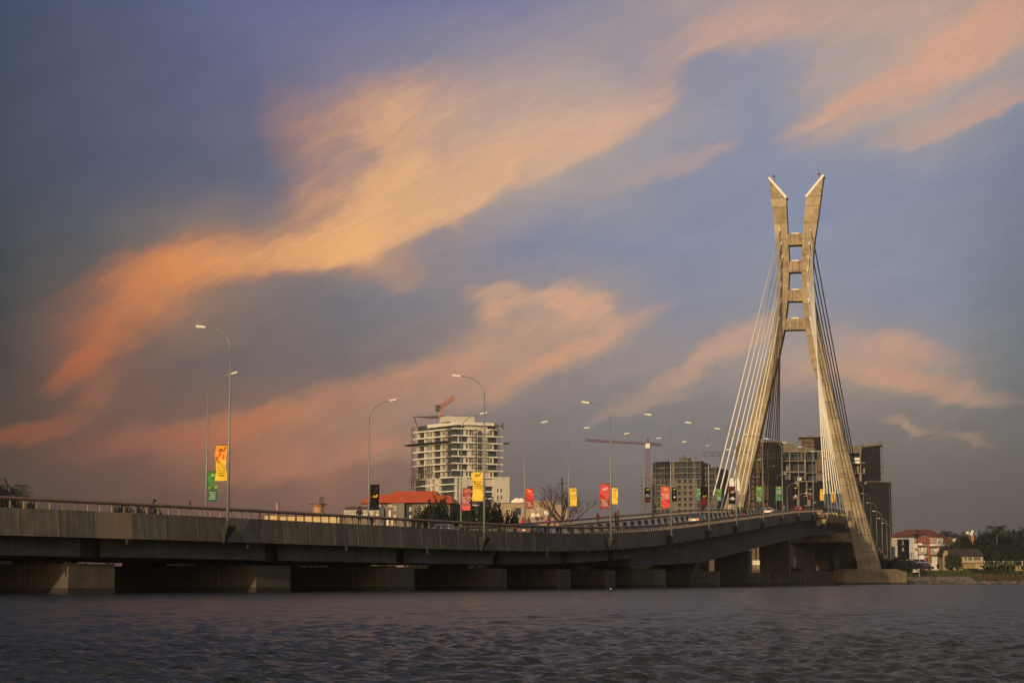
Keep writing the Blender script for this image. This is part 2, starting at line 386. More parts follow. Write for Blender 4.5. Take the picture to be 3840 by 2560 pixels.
# ---------------------------------------------------------------- the line of the bridge (near edge), in metres
_hs = [(-90, 44), (-40, 37), (0, 30), (38, 24.5), (76, 18), (112, 14.2), (150, 13.5), (1000, 13.5)]
_S = np.arange(-120, 901, 1.0)
_H = np.radians(np.interp(_S, [a for a, _ in _hs], [b for _, b in _hs]))
_H = np.convolve(np.pad(_H, 12, mode='edge'), np.ones(25) / 25, 'valid')
_X = np.concatenate([[0], np.cumsum(np.sin((_H[1:] + _H[:-1]) / 2))]); _Y = np.concatenate([[0], np.cumsum(np.cos((_H[1:] + _H[:-1]) / 2))])
_X += -20.9 - _X[120]; _Y += 148.5 - _Y[120]
_zs = [(-120, 6.4), (-25, 6.28), (0, 6.2), (20, 6.12), (40, 6.1), (60, 6.25), (80, 6.75), (110, 7.9), (130, 8.8), (175, 10.85), (210, 12.45), (243, 13.95),
       (277, 15.45), (327, 17.3), (357, 18.05), (385, 18.5), (410, 18.6), (440, 18.3), (480, 16.9), (549, 13.0), (623, 9.4), (663, 7.9), (720, 6.6), (800, 5.4), (900, 4.6)]
_Z = np.convolve(np.pad(np.interp(_S, [a for a, _ in _zs], [b for _, b in _zs]), 12, mode='edge'), np.ones(25) / 25, 'valid')
def hd(s): return float(np.interp(s, _S, _H))
def zr(s): return float(np.interp(s, _S, _Z))            # top of the hand rail
def zd(s): return zr(s) - 1.1                            # road surface
def P(s, off=0.0, z=0.0):                                # off > 0: inwards from the near edge
    h = hd(s); return Vector((float(np.interp(s, _S, _X)) - cos(h) * off, float(np.interp(s, _S, _Y)) + sin(h) * off, z))
def s_at(px, off=0.0, z=10.0, lo=-60, hi=760):
    best = None
    for s in np.arange(lo, hi, 0.5):
        q = P(s, off); e = abs(proj(q.x, q.y, z)[0] - px)
        if best is None or e < best[0]: best = (e, s)
    return best[1]
W = 21.8
S_END = 820
def sweep(mb, s0, s1, prof, step=3.5):
    """prof(s) -> list of (offset, z) around the section"""
    n = max(1, int(round((s1 - s0) / step))); rings = []
    for i in range(n + 1):
        s = s0 + (s1 - s0) * i / n; rings.append([P(s, o, z) for o, z in prof(s)])
    m = len(rings[0]); b = len(mb.v)
    for r in rings: mb.v += [tuple(p) for p in r]
    for i in range(n):
        for k in range(m):
            a = b + i * m + k; c = b + i * m + (k + 1) % m
            mb.f.append((a, c, c + m, a + m))
    mb.f.append(tuple(b + k for k in reversed(range(m)))); mb.f.append(tuple(b + n * m + k for k in range(m)))
    return mb
def place(name, me, parent, s, off, z, label=None, pitch=True):
    q = P(s, off, z) - parent.location
    sl = atan((zr(s + 1) - zr(s - 1)) / 2) if pitch else 0
    return link(name, me, parent, q, (0, -sl, pi / 2 - hd(s)), label)

S_BOX = s_at(2370, 1.5)                                   # where the shallow beams give way to the deep box girder
bridge = thing('road_bridge', 'long curved concrete road bridge crossing the lagoon to the tall twin-legged pylon', 'bridge', P(40, 10, 0))
S0 = -110
road = sweep(MB(), S0, S_END, lambda s: [(.25, zd(s) - .02), (.25, zd(s) - .5), (W - .25, zd(s) - .5), (W - .25, zd(s) - .02)]).build('road_surface', M_asph, bridge, world=True)
M_walk = mat('walkway_concrete', (.2, .18, .15), .9, .12, 1)
for o0, o1 in ((.3, 1.9), (W - 1.9, W - .3)):
    sweep(MB(), S0, S_END, lambda s: [(o0, zd(s) + .13), (o0, zd(s) - .01), (o1, zd(s) - .01), (o1, zd(s) + .13)]).build('walkway', M_walk, bridge, world=True)
M_line = mat('white_lane_paint', (.6, .6, .56), .7)
for oo in (4.9, W - 4.9):
    for s in np.arange(-60, 520, 9.0):
        a, b, c, d = P(s, oo, zd(s) - .014), P(s + 3, oo, zd(s + 3) - .014), P(s + 3, oo + .15, zd(s + 3) - .014), P(s, oo + .15, zd(s) - .014)
        MB().add([a, b, c, d], [(3, 2, 1, 0)]).build('lane_marking', M_line, bridge, world=True)
# edge panels (local x along, y inwards, z up; z = 0 at the rail top)
LP = 3.5
M_mortar = mat('pale_joint_mortar', (.17, .15, .11), .9, .2, 2)
def panel_mesh(name, sgn):
    mb = MB(); a = LP / 2 - .025; t, bt = (-.02, -.20)
    y = lambda v: v * sgn
    pts = [(-a, y(bt), -2.54), (a, y(bt), -2.54), (a, y(bt + .22), -2.54), (-a, y(bt + .22), -2.54),
           (-a, y(t), -.74), (a, y(t), -.74), (a, y(t + .26), -.74), (-a, y(t + .26), -.74)]
    if sgn < 0: pts = [pts[1], pts[0], pts[3], pts[2], pts[5], pts[4], pts[7], pts[6]]
    mb.hexa(pts)
    x0, x1 = a - .045, a + .02                            # pale mortar lip along one joint
    q = [(x0, y(bt - .015), -2.54), (x1, y(bt - .015), -2.54), (x1, y(bt + .1), -2.54), (x0, y(bt + .1), -2.54), (x0, y(t - .015), -.75), (x1, y(t - .015), -.75), (x1, y(t + .1), -.75), (x0, y(t + .1), -.75)]
    if sgn < 0: q = [q[1], q[0], q[3], q[2], q[5], q[4], q[7], q[6]]
    mb.hexa(q); me = mb.mesh(name, [M_conc, M_mortar])
    for p_ in me.polygons[6:]: p_.material_index = 1
    return me
pn = panel_mesh('parapet_panel', 1); pf = panel_mesh('parapet_panel', -1)
me_lt = pn.copy(); me_lt.materials[0] = M_conc_lt
s = -44.0; k = 0
lt = s_at(368, 0)
sweep(MB(), S0, -45.8, lambda s: [(-.2, zr(s) - 2.54), (-.02, zr(s) - .74), (.24, zr(s) - .74), (.02, zr(s) - 2.54)]).build('parapet_wall', M_conc, bridge, world=True)
while s < 660:
    isl = abs(s - lt) < LP / 2
    place('parapet_panel', me_lt if isl else pn, bridge, s, 0, zr(s), 'pale ochre panel, lighter than its neighbours' if isl else None)
    if s > -10: place('parapet_panel', pf, bridge, s + 10, W, zr(s + 10))
    s += LP
sweep(MB(), 670, S_END, lambda s: [(-.2, zr(s) - 2.54), (-.02, zr(s) - .74), (.24, zr(s) - .74), (.02, zr(s) - 2.54)]).build('parapet_wall', M_conc, bridge, world=True)
sweep(MB(), S0, S_END, lambda s: [(W + .18, zr(s) - 2.5), (W - .02, zr(s) - 2.5), (W - .28, zr(s) - .76), (W - .24, zr(s) - .76)]).build('parapet_backing', M_girder, bridge, world=True)
sweep(MB(), S0, S_END, lambda s: [(.03, zr(s) - 2.5), (.25, zr(s) - .76), (.3, zr(s) - .76), (.3, zr(s) - 2.5)]).build('parapet_backing', M_girder, bridge, world=True)
dp = MB().box(-.07, .07, -.34, .0, -2.62, -2.5).box(-.06, .06, -.34, -.22, -2.95, -2.6).mesh('drain_spout', M_dark)
for s in np.arange(-38, 500, 13.3): place('drain_spout', dp, bridge, s, 0, zr(s))
# hand rails: a round tube on short flat posts
for off in (.12, W - .12):
    mb = MB(); ss = list(np.arange(S0, S_END, 3.5)); mb.tube([P(s, off, zr(s) - .125) for s in ss], .125, 10)
    mb.build('hand_rail', M_rail, bridge, smooth=True, world=True)
pm = MB().box(-.07, .07, -.03, .03, -.76, -.2).box(-.12, .12, -.07, .07, -.745, -.72).mesh('rail_post', M_post)
def post_stuff(off, s0, s1):
    mb = MB()
    for s in np.arange(s0, s1, LP / 3):
        q = P(s, off, zr(s)); u = Vector((sin(hd(s)), cos(hd(s)), 0)) * .07; v = Vector((-cos(hd(s)), sin(hd(s)), 0)) * .03
        b = q + Vector((0, 0, -.745)); t = q + Vector((0, 0, -.2))
        mb.hexa([b - u + v * -1, b + u - v, b + u + v, b - u + v, t - u - v, t + u - v, t + u + v, t - u + v])
    o = mb.build('rail_post_row', M_post, bridge, world=True); o['kind'] = 'stuff'
s = -44.0 - LP / 3; i = 0
while i < 165: place('rail_post', pm, bridge, s, .12, zr(s)); s += LP / 3; i += 1
post_stuff(.12, s, 700)
s = s_at(1700, W); post_stuff(W - .12, -60, s - .6); i = 0
while i < 130: place('rail_post', pm, bridge, s, W - .12, zr(s)); s += LP / 3; i += 1
post_stuff(W - .12, s, 700)
# median barrier in black and white blocks
bl = 2.9
def blk(m):
    mb = MB(); a = bl / 2 - .01
    for (w0, z0, w1, z1) in ((.33, 0, .33, .1), (.33, .1, .15, .4), (.15, .4, .12, .92)):
        mb.hexa([(-a, -w0, z0), (a, -w0, z0), (a, w0, z0), (-a, w0, z0), (-a, -w1, z1), (a, -w1, z1), (a, w1, z1), (-a, w1, z1)])
    return mb.mesh('barrier_block', m)
bw, bb = blk(M_white), blk(M_black); s = 20.0; k = 0
while s < 480:
    place('barrier_block', bw if k % 2 else bb, bridge, s, W / 2, zd(s) - .02, 'black painted block' if k % 2 == 0 else None); s += bl; k += 1
# shallow beam spans between the piers near the camera
PX = [(262, 430), (967, 1085), (1462, 1556), (1828, 1896), (2097, 2137), (2273, 2301)]
PS = [s_at((a + b) / 2, 1.4, 1.5) for a, b in PX]
PS = [PS[0] - 26.5] + PS
for i in range(len(PS)):
    a = PS[i] + 1.3; b = (PS[i + 1] - 1.3) if i + 1 < len(PS) else S_BOX - .3
    n = 3 if i + 1 < len(PS) else 1
    for k in range(n):
        sa = a + (b - a) * k / n; sb = a + (b - a) * (k + 1) / n - .05
        sweep(MB(), sa, sb, lambda s: [(1.25, zr(s) - 2.4), (1.25, zr(s) - 3.78), (2.0, zr(s) - 3.78), (2.0, zr(s) - 2.4)]).build('edge_beam', M_girder, bridge, world=True)
    for off in (7.0, 14.0, W - 2.0):
        sweep(MB(), a, b - .05, lambda s: [(off, zr(s) - 2.0), (off, zr(s) - 3.86), (off + .75, zr(s) - 3.86), (off + .75, zr(s) - 2.0)], 6).build('deck_beam', M_girder, bridge, world=True)
sweep(MB(), S0, PS[0] - 1.3, lambda s: [(1.25, zr(s) - 2.4), (1.25, zr(s) - 3.78), (2.0, zr(s) - 3.78), (2.0, zr(s) - 2.4)]).build('edge_beam', M_girder, bridge, world=True)
for s in PS:       # cross heads closing the beam ends over each pier
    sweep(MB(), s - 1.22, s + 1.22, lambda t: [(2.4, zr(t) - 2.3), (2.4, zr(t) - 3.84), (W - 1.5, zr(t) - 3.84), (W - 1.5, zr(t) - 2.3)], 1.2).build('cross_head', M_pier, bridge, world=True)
# underside of the slab edge and the deep box girder
sweep(MB(), S0, S_END, lambda s: [(.05, zr(s) - 2.1), (.05, zr(s) - 2.38), (W - .05, zr(s) - 2.38), (W - .05, zr(s) - 2.1)]).build('deck_slab', M_girder, bridge, world=True)
def zbox(s): return zr(s) - float(np.interp(s, [S_BOX, 115, 150, 700, 820], [4.8, 5.3, 6.25, 6.1, 4.6]))
seg = list(np.arange(S_BOX, S_END, 24.0)) + [S_END]
for a, b in zip(seg[:-1], seg[1:]):
    sweep(MB(), a, b - .04, lambda s: [(1.3, zr(s) - 2.36), (1.9, zbox(s)), (W - 1.9, zbox(s)), (W - 1.3, zr(s) - 2.36)], 4).build('box_girder', M_girder, bridge, world=True)
# outboard anchor shelves with one fin for each stay cable
S_T = s_at(2983, W / 2, 60, 330, 460)

SA = [S_T - 74 + 9.5 * i for i in range(7)]; SB = [S_T + 17 + 9.5 * i for i in range(7)]
M_fin = mat('ochre_bracket_concrete', (.46, .36, .22), .85, .2, .8, streak=.3, rnd=.12, dirt=(.2, .15, .09))
def fin_mesh(sg):
    mb = MB(); pts = [(0, -.8), (-2.75, -1.0), (-2.75, -2.1), (-2.1, -3.3), (0, -4.1)]
    b = len(mb.v)
    for x in (-1.0, 1.0): mb.v += [(x, y * sg, z) for y, z in pts]
    n = len(pts); fs = [tuple(range(n)), tuple(reversed(range(n, 2 * n)))] + [(i, i + n, (i + 1) % n + n, (i + 1) % n) for i in range(n)]
    mb.f += fs if sg > 0 else [tuple(reversed(f)) for f in fs]
    return mb.mesh('anchor_fin', M_fin)
fn, ff = fin_mesh(1), fin_mesh(-1)
hub = MB().tube([(0, 0, -.9), (0, 0, .1)], [.6, .38], 10).box(-.75, .75, -.75, .75, -1.3, -.9).tube([(0, 0, -4.9), (0, 0, -3.2)], [.3, .45], 8).mesh('anchor_head', M_bracket)
for grp in (SA, SB):
    for s in grp:
        for off, me, sg in ((-.02, fn, 1), (W + .02, ff, -1)):
            place('anchor_fin', me, bridge, s, off, zr(s)); place('anchor_head', hub, bridge, s, off - 2.1 * sg, zr(s) - .1, pitch=False)
for a, b in ((SA[0] - 2, SA[-1] + 2), (SB[0] - 2, SB[-1] + 2)):
    for sg, o0 in ((1, 0), (-1, W)):
        sweep(MB(), a, b, lambda s: [(o0 - .25 * sg, zr(s) - 1.3), (o0 - .25 * sg, zr(s) - 2.2), (o0 - 2.5 * sg, zr(s) - 2.0), (o0 - 2.5 * sg, zr(s) - 1.3)]).build('anchor_shelf', M_conc, bridge, world=True)

# ---------------------------------------------------------------- piers
def tide(mb_poly, parent, z0=-1, z1=.32):
    mb_poly.build('tide_band', M_tide, parent, world=True)
def quad_cap(s0, s1, o0, o1, z0, z1, grow=0.0):
    g = grow
    a, b, c, d = P(s0 - g, o0 - g), P(s1 + g, o0 - g), P(s1 + g, o1 + g), P(s0 - g, o1 + g)
    return MB().prism([(q.x, q.y) for q in (a, b, c, d)], z0, z1)
names = ['first concrete pier from the left edge of the picture, wide pile cap under the bridge', 'second concrete pier from the left, under the bridge between the two nearest street lamps',
         'third concrete pier from the left, under the bridge below the orange roof', 'fourth concrete pier from the left, under the lamp with the yellow banner',
         'fifth concrete pier from the left, narrow end face under the bridge', 'sixth concrete pier from the left, last one before the bridge deepens', ]
for i, s in enumerate(PS):
    if i == 0: lab = 'concrete pier cut off by the left edge of the picture'
    else: lab = names[i - 1]
    q = P(s, 10, 0)
    t = thing('bridge_pier', lab, 'pier', q, 'pile-cap piers under the bridge')
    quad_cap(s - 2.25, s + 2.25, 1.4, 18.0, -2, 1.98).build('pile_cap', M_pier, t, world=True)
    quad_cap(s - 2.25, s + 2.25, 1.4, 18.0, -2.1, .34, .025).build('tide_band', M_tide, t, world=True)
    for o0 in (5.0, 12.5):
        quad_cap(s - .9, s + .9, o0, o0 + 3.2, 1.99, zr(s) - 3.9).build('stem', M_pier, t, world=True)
    quad_cap(s - 2.28, s - 2.22, 4.9, 5.0, .3, 2.05).build('rust_streak', mat('rust_stain', (.16, .09, .05), .9), t, world=True)
BIG = [(2395, 'seventh concrete pier, where the shallow beams meet the deep girder'), (2612, 'pier with a chamfered pile cap, first under the rising girder'),
       (2813, 'tall pier under the girder, left of the gap showing the bright awning'), (2962, 'tall pier nearest the pylon on its left')]
for px, lab in BIG:
    s = s_at(px, 2.6, 5); q = P(s, 10, 0)
    t = thing('bridge_pier', lab, 'pier', q, 'tall piers under the deep girder')
    L2 = 3.6; g0, g1 = -.6, W + .6; ch = 3.6
    def hexcap(g, z0, z1):
        pts = [P(s - L2 - g, g0 + ch), P(s - L2 + ch - .8, g0 - g), P(s + L2 - ch + .8, g0 - g), P(s + L2 + g, g0 + ch), P(s + L2 + g, g1 - ch), P(s, g1 + g), P(s - L2 - g, g1 - ch)]
        return MB().prism([(p.x, p.y) for p in pts], z0, z1)
    hexcap(0, -2, 2.15).build('pile_cap', M_pier, t, world=True)
    hexcap(.03, -2.1, .4).build('tide_band', M_tide, t, world=True)
    if px > 2500 or True:
        for o0 in (2.6, 13.2):
            quad_cap(s - 2.2, s + 2.2, o0, o0 + 6.0, 2.16, zbox(s) - .35).build('stem', M_pier, t, world=True)
            quad_cap(s - 1.2, s + 1.2, o0 + 1, o0 + 5.0, zbox(s) - .36, zbox(s) + .05).build('bearing', M_dark, t, world=True)
for px, lab in ((3174, 'pier standing on the far bank just behind the pylon foot'), (None, 'pier on the far bank under the descending end of the bridge')):
    s = s_at(px, 4, 5, 380, 520) if px else 520
    t = thing('bridge_pier', lab, 'pier', P(s, 10, 0), 'tall piers under the deep girder')
    for o0 in (1.5, 13.2):
        quad_cap(s - 2.0, s + 2.0, o0, o0 + 6.0, -2, zbox(s) + .02).build('stem', M_pier, t, world=True)
for s, lab in ((590, 'pier halfway down the far ramp of the bridge'), (660, 'last short pier of the far ramp of the bridge')):
    t = thing('bridge_pier', lab, 'pier', P(s, 10, 0), 'tall piers under the deep girder')
    quad_cap(s - 1.5, s + 1.5, 4, 18, -2, zbox(s) + .02).build('stem', M_pier, t, world=True)

# ---------------------------------------------------------------- pylon
hT = hd(S_T); AX = Vector((sin(hT), cos(hT), 0)); RT = Vector((cos(hT), -sin(hT), 0)); TC = P(S_T, W / 2, 0)
def tow(px, py, back=0.0):
    """pixel -> point in the plane across the bridge through the pylon, `back` metres behind its middle"""
    d = Vector(ray(px, py)); o = Vector((0, 0, CAMH)); c = TC + AX * back
    t = (c - o).dot(AX) / d.dot(AX); return o + d * t
pylon = thing('bridge_pylon', 'tall twin-legged concrete pylon with white stay cables, joined by four beams, tips flaring outwards', 'pylon', TC)
LO = [(2882, 665), (2888, 718), (2897, 799), (2906, 886), (2914, 946), (2917, 1010), (2913, 1113), (2904, 1194), (2885, 1300), (2853, 1434), (2794, 1626), (2717, 1901), (2653, 2130)]
LI = [(2941, 665), (2946, 738), (2950, 823), (2953, 886), (2957.5, 946), (2958, 1010), (2953, 1122), (2940, 1238), (2926, 1300), (2911, 1372), (2894, 1434), (2851, 1623), (2787, 1901), (2734, 2130)]
RO = [(3087, 665), (3079, 718), (3065, 823), (3055, 886), (3049, 946), (3047, 1010), (3049, 1091), (3056, 1149), (3064, 1203), (3083, 1300), (3110, 1434), (3160, 1620), (3200, 1774), (3229, 1880), (3248, 1939), (3265, 1999), (3285, 2062), (3300, 2130)]
RI = [(3028, 665), (3022, 738), (3013, 823), (3009, 886), (3006, 946), (3005, 1020), (3009, 1122), (3018, 1216), (3031, 1300), (3045, 1377), (3068, 1434), (3104, 1621), (3147, 1812), (3160, 1873), (3174, 1936), (3190, 1999), (3203.5, 2062), (3218, 2130)]
zt_of = lambda y: tow(2983, y).z
def uprof(tab):
    zz, uu = [], []
    for x, y in tab:
        q = tow(x, y, -2.6); zz.append(q.z); uu.append((q - TC).dot(RT))
    zz, uu = np.array(zz[::-1]), np.array(uu[::-1]); return lambda z: float(np.interp(z, zz, uu))
uLO, uLI, uRO, uRI = map(uprof, (LO, LI, RO, RI))
Z_TIP = tow(2882, 665, -2.6).z; Z_IN = tow(2946, 738, -2.6).z; Z_FOOT = 3.7
def dep(z): return float(np.interp(z, [0, 20, 60, 95], [3.6, 3.1, 2.2, 1.8]))
def leg_piece(ui, uo, z0, z1, g=0.0, ztop_out=None):
    """one lift of a leg; ui/uo give inner and outer edge; g shrinks it"""
    def ring(z, s=1):
        a, b = sorted((ui(z), uo(z))); d = dep(z) - g
        return [TC + RT * (a + g) - AX * d, TC + RT * (b - g) - AX * d, TC + RT * (b - g) + AX * d, TC + RT * (a + g) + AX * d]
    v0 = [q + Vector((0, 0, z0)) for q in ring(z0)]; v1 = [q + Vector((0, 0, z1)) for q in ring(z1)]
    return MB().hexa(v0 + v1)
for nm, ui, uo in (('left', uLI, uLO), ('right', uRI, uRO)):
    core = MB(); zz = list(np.linspace(Z_FOOT - .5, Z_IN - .3, 26))
    for a, b in zip(zz[:-1], zz[1:]): core.v += []; core.add(*(lambda m: (m.v, m.f))(leg_piece(ui, uo, a, b, .05)))
    leg = core.build('leg', M_joint, pylon, world=True)
    z = Z_FOOT; k = 0
    lift = 4.35
    while z < Z_IN - .5:
        z1 = min(z + lift, Z_IN)
        zs_ = [z + .06] + [q for q in (z + (z1 - z) / 2,) if True] + [z1 - .06]
        mb = MB()
        for a, b in zip(zs_[:-1], zs_[1:]):
            m = leg_piece(ui, uo, a, b); mb.add(m.v, m.f)
        mb.build('concrete_lift', M_pylon, leg, world=True)
        z = z1
    # slanted top: triangle rising from the inner edge to the outer tip
    d = dep(90); a0 = ui(Z_IN); o0 = uo(Z_IN); ot = uo(Z_TIP)
    def pt(u, z, b): return TC + RT * u + AX * b + Vector((0, 0, z))
    sgn = 1 if o0 > a0 else -1
    tri = [(a0, Z_IN + .03), (o0, Z_IN + .03), (ot, Z_TIP)]
    vs = [pt(u, z, -d) for u, z in tri] + [pt(u, z, d) for u, z in tri]
    fs = [(0, 1, 2), (5, 4, 3), (0, 3, 4, 1), (1, 4, 5, 2), (2, 5, 3, 0)]
    MB().add(vs, fs if sgn > 0 else [tuple(reversed(f)) for f in fs]).build('concrete_lift', M_pylon, leg, world=True)
    # pale coping slab along the slant
    e = Vector((ot - a0, 0, Z_TIP - Z_IN)).normalized(); nn = Vector((-e.z * sgn, 0, e.x * sgn)).normalized()
    if nn.z < 0: nn = -nn
    pa, pb = Vector((a0 - e.x * .15, 0, Z_IN - e.z * .15)), Vector((ot + e.x * .1, 0, Z_TIP + e.z * .1))
    def q(p_, up, b): p2 = p_ + nn * up; return pt(p2.x, p2.z, b)
    dd = d + .12
    pts = [q(pa, -.28, -dd), q(pb, -.28, -dd), q(pb, -.28, dd), q(pa, -.28, dd), q(pa, .32, -dd), q(pb, .32, -dd), q(pb, .32, dd), q(pa, .32, dd)]
    if sgn < 0: pts = [pts[1], pts[0], pts[3], pts[2], pts[5], pts[4], pts[7], pts[6]]
    MB().hexa(pts).build('coping_slab', M_cream, pylon, world=True)
    bx = ot - sgn * 1.25; bz = Z_TIP - 1.1
    b = MB().tube([pt(bx, bz, -.5), pt(bx, bz + 1.5, -.5)], .07, 6).build('warning_light', M_dark, pylon, world=True)
    MB().box(-.28, .28, -.28, .28, 0, .5).build('lamp_head', mat('red_lamp_glass', (.25, .05, .04), .3), b).location = pt(bx, bz + 1.5, -.5) - TC
for y0, y1 in ((877, 918), (979, 1020), (1087, 1129), (1194, 1236)):
    za, zb = tow(2983, y1, -1.6).z, tow(2983, y0, -1.6).z
    d = 1.75
    def pt(u, z, b): return TC + RT * u + AX * b + Vector((0, 0, z))
    pts = [pt(uLI(za) - .05, za, -d), pt(uRI(za) + .05, za, -d), pt(uRI(za) + .05, za, d), pt(uLI(za) - .05, za, d), pt(uLI(zb) - .05, zb, -d), pt(uRI(zb) + .05, zb, -d), pt(uRI(zb) + .05, zb, d), pt(uLI(zb) - .05, zb, d)]
    o = MB().hexa(pts).build('cross_beam', M_pylon_dk, pylon, world=True)
    um = (uLI(zb) + uRI(zb)) / 2; mb = MB()
    m = [pt(um + a, zb + c, b) for c in (.02, .3) for a, b in ((-.95, -1.5), (.95, -1.5), (.95, -.6), (-.95, -.6))]
    mb.hexa(m).build('access_hatch', M_cream, pylon, world=True)
za = zbox(S_T) - 1.6                                      # beam between the legs under the deck
pts = [TC + RT * u + AX * b + Vector((0, 0, z)) for z in (za, za + 2.4) for u, b in ((uLI(za + 1) - .3, -2), (uRI(za + 1) + .3, -2), (uRI(za + 1) + .3, 2), (uLI(za + 1) - .3, 2))]
MB().hexa(pts).build('deck_cross_beam', M_pylon_dk, pylon, world=True)
# foundations
def fnd(u0, u1, z0, z1, g, ch=4.2, dd=7.2):
    P_ = lambda u, b: TC + RT * u + AX * b
    poly = [P_(u0 - g + ch, -dd - g), P_(u1 + g - ch, -dd - g), P_(u1 + g, -dd + ch), P_(u1 + g, dd - ch), P_(u1 + g - ch, dd + g), P_(u0 - g + ch, dd + g), P_(u0 - g, dd - ch), P_(u0 - g, -dd + ch)]
    return poly
for sg in (1, -1):
    q0 = (tow(3154, 2150, -7) - TC).dot(RT) - 3.5; q1 = (tow(3399, 2150, -3) - TC).dot(RT)
    u0, u1 = (q0, q1) if sg > 0 else (-q1, -q0)
    lo = fnd(u0, u1, 0, 0, 0); hi = fnd(u0 + 2.6, u1 - 2.6, 0, 0, 0, 3.4, 5.2)
    mb = MB().prism([(p.x, p.y) for p in lo], -2, 2.9)
    n = 8; mb.add([(p.x, p.y, 2.9) for p in lo] + [(p.x, p.y, 3.75) for p in hi], [(i, (i + 1) % n, (i + 1) % n + n, i + n) for i in range(n)] + [tuple(range(n, 2 * n))])
    mb.build('foundation', mat('foundation_concrete', (.26, .19, .12), .85, .25, .4, streak=.3, bump=.3, dirt=(.10, .075, .05), dirtamt=.7), pylon, world=True)
    g = fnd(u0 - .03, u1 + .03, 0, 0, 0, 4.2, 7.23); MB().prism([(p.x, p.y) for p in g], -2.1, .3).build('tide_band', M_tide, pylon, world=True)
qa = [TC + RT * u + AX * b for u, b in ((-9, -5.5), (9.8, -5.5), (9.8, 5), (-9, 5))]
MB().prism([(p.x, p.y) for p in qa], -2, 1.6).build('tie_beam', M_pier, pylon, world=True)
MB().prism([(p.x, p.y) for p in [TC + RT * u + AX * b for u, b in ((-9, -4.5), (9.8, -4.5), (9.8, 4.4), (-9, 4.4))]], 1.6, 3.2).build('tie_beam', M_pier, pylon, world=True)
# stay cables
TL = [(2924, 859), (2929.5, 908), (2934, 957), (2933, 1007), (2930, 1061), (2929.5, 1119), (2922, 1189)]
TR = [(3039, 859), (3033.5, 908), (3029.5, 957), (3027.7, 1007), (3029, 1061), (3030, 1119), (3036.6, 1189)]
def cable(top, s, off, back, m_=None):
    b = P(s, off, zr(s) - .1); d = (top - b); L = d.length; d.normalize()
    b0 = b + d * 0.0; m = b + d * 4.6
    o = MB().tube([m, top], .155, 8).build('stay_cable', m_ or M_cable, pylon, smooth=True, world=True)
    MB().tube([b0, b + d * .9, b + d * 1.0, m + d * .02], [.42, .2, .17, .16], 8).build('sleeve', M_sleeve, o, world=True)
    t0 = top - d * 1.0
    MB().tube([t0, top + d * .05], [.17, .2], 8).build('collar', M_cable, o, world=True)
for i in range(7):
    for tab, off, sg in ((TL, W + 2.1, -1), (TR, -2.1, 1)):
        f_ = tow(*tab[i], -2.3); u = (f_ - TC).dot(RT); z = f_.z; d = dep(z)
        cable(TC + RT * u - AX * (d - .05) + Vector((0, 0, z)), SA[i], off, 0)
        cable(TC + RT * u + AX * (d - .05) + Vector((0, 0, z)), SB[6 - i], off, 0, M_cable_shade)
# ---------------------------------------------------------------- street lamps
def make_lamp():
    t = thing('street_lamp', 'x', 'street lamp', (0, 0, 0), 'tall curved street lamps along both edges of the bridge')
    MB().tube([(0, 0, 0), (0, 0, 6), (0, 0, 12.9)], [.135, .095, .05], 10).build('pole', M_galv, t, smooth=True)
    pts = [(0, 0, 12.9)] + [(2.45 * (1 - cos(a)), 0, 12.9 + 1.9 * sin(a)) for a in np.linspace(.15, pi / 2, 9)]
    MB().tube(pts, .052, 6).build('arm', M_galv, t, smooth=True)
    h = MB().hexa([(2.35, -.11, 14.74), (3.25, -.16, 14.86), (3.25, .16, 14.86), (2.35, .11, 14.74), (2.35, -.09, 14.90), (3.2, -.11, 15.04), (3.2, .11, 15.04), (2.35, .09, 14.90)]).build('lamp_head', M_lamp, t)
    MB().hexa([(2.55, -.09, 14.75), (3.15, -.12, 14.83), (3.15, .12, 14.83), (2.55, .09, 14.75), (2.55, -.09, 14.78), (3.15, -.12, 14.86), (3.15, .12, 14.86), (2.55, .09, 14.78)]).build('lens', M_lens, h)
    MB().box(-.26, .26, -.26, .26, -.05, .03).tube([(0, 0, .03), (0, 0, .4)], [.2, .16], 8).build('base_plate', M_bracket, t)
    MB().add([(-.42, -.5, -.05), (.40, -.5, -.05), (.40, .5, -.05), (-.42, .5, -.05), (.22, -.12, -1.25), (.32, -.12, -1.25), (.32, .12, -1.25), (.22, .12, -1.25)],
             [(0, 1, 2, 3), (7, 6, 5, 4), (0, 4, 5, 1), (1, 5, 6, 2), (2, 6, 7, 3), (3, 7, 4, 0)]).build('bracket', M_bracket, t)
    return t
lamp0 = make_lamp(); used = [False]
def lamp(s, far, label):
    o = lamp0 if not used[0] else copy_tree(lamp0); used[0] = True
    o.location = P(s, W + .62 if far else -.62, zr(s) - 1.38)
    o.rotation_euler = (0, 0, (-hd(s)) if far else (pi - hd(s))); o['label'] = label; return o
NEARPX = [(865, 'nearest street lamp, with the orange and yellow figure banner'), (1812, 'second street lamp from the left on the near edge, with the plain yellow lettered banner'),
          (2290, 'street lamp on the near edge carrying the glossy red banner beside a yellow one'), (2518, 'near-edge street lamp with the flat red lettered banner'),
          (2660, 'near-edge street lamp with the creased black banner'), (2763, 'near-edge street lamp with white panels behind its dark banner'),
          (2863, 'near-edge street lamp right of the left pylon leg, with green figure banner'), (2936, 'near-edge street lamp with the plain green banner'),
          (2998, 'near-edge street lamp left of the right pylon leg, dark figure banner'), (3053, 'near-edge street lamp just left of the near stay cables'),
          (3098, 'street lamp among the near stay cables'), (3139, 'last near-edge street lamp before the right pylon leg')]
ZL = lambda s: zr(s)
NS = [s_at(px, -.62, 10) for px, _ in NEARPX]
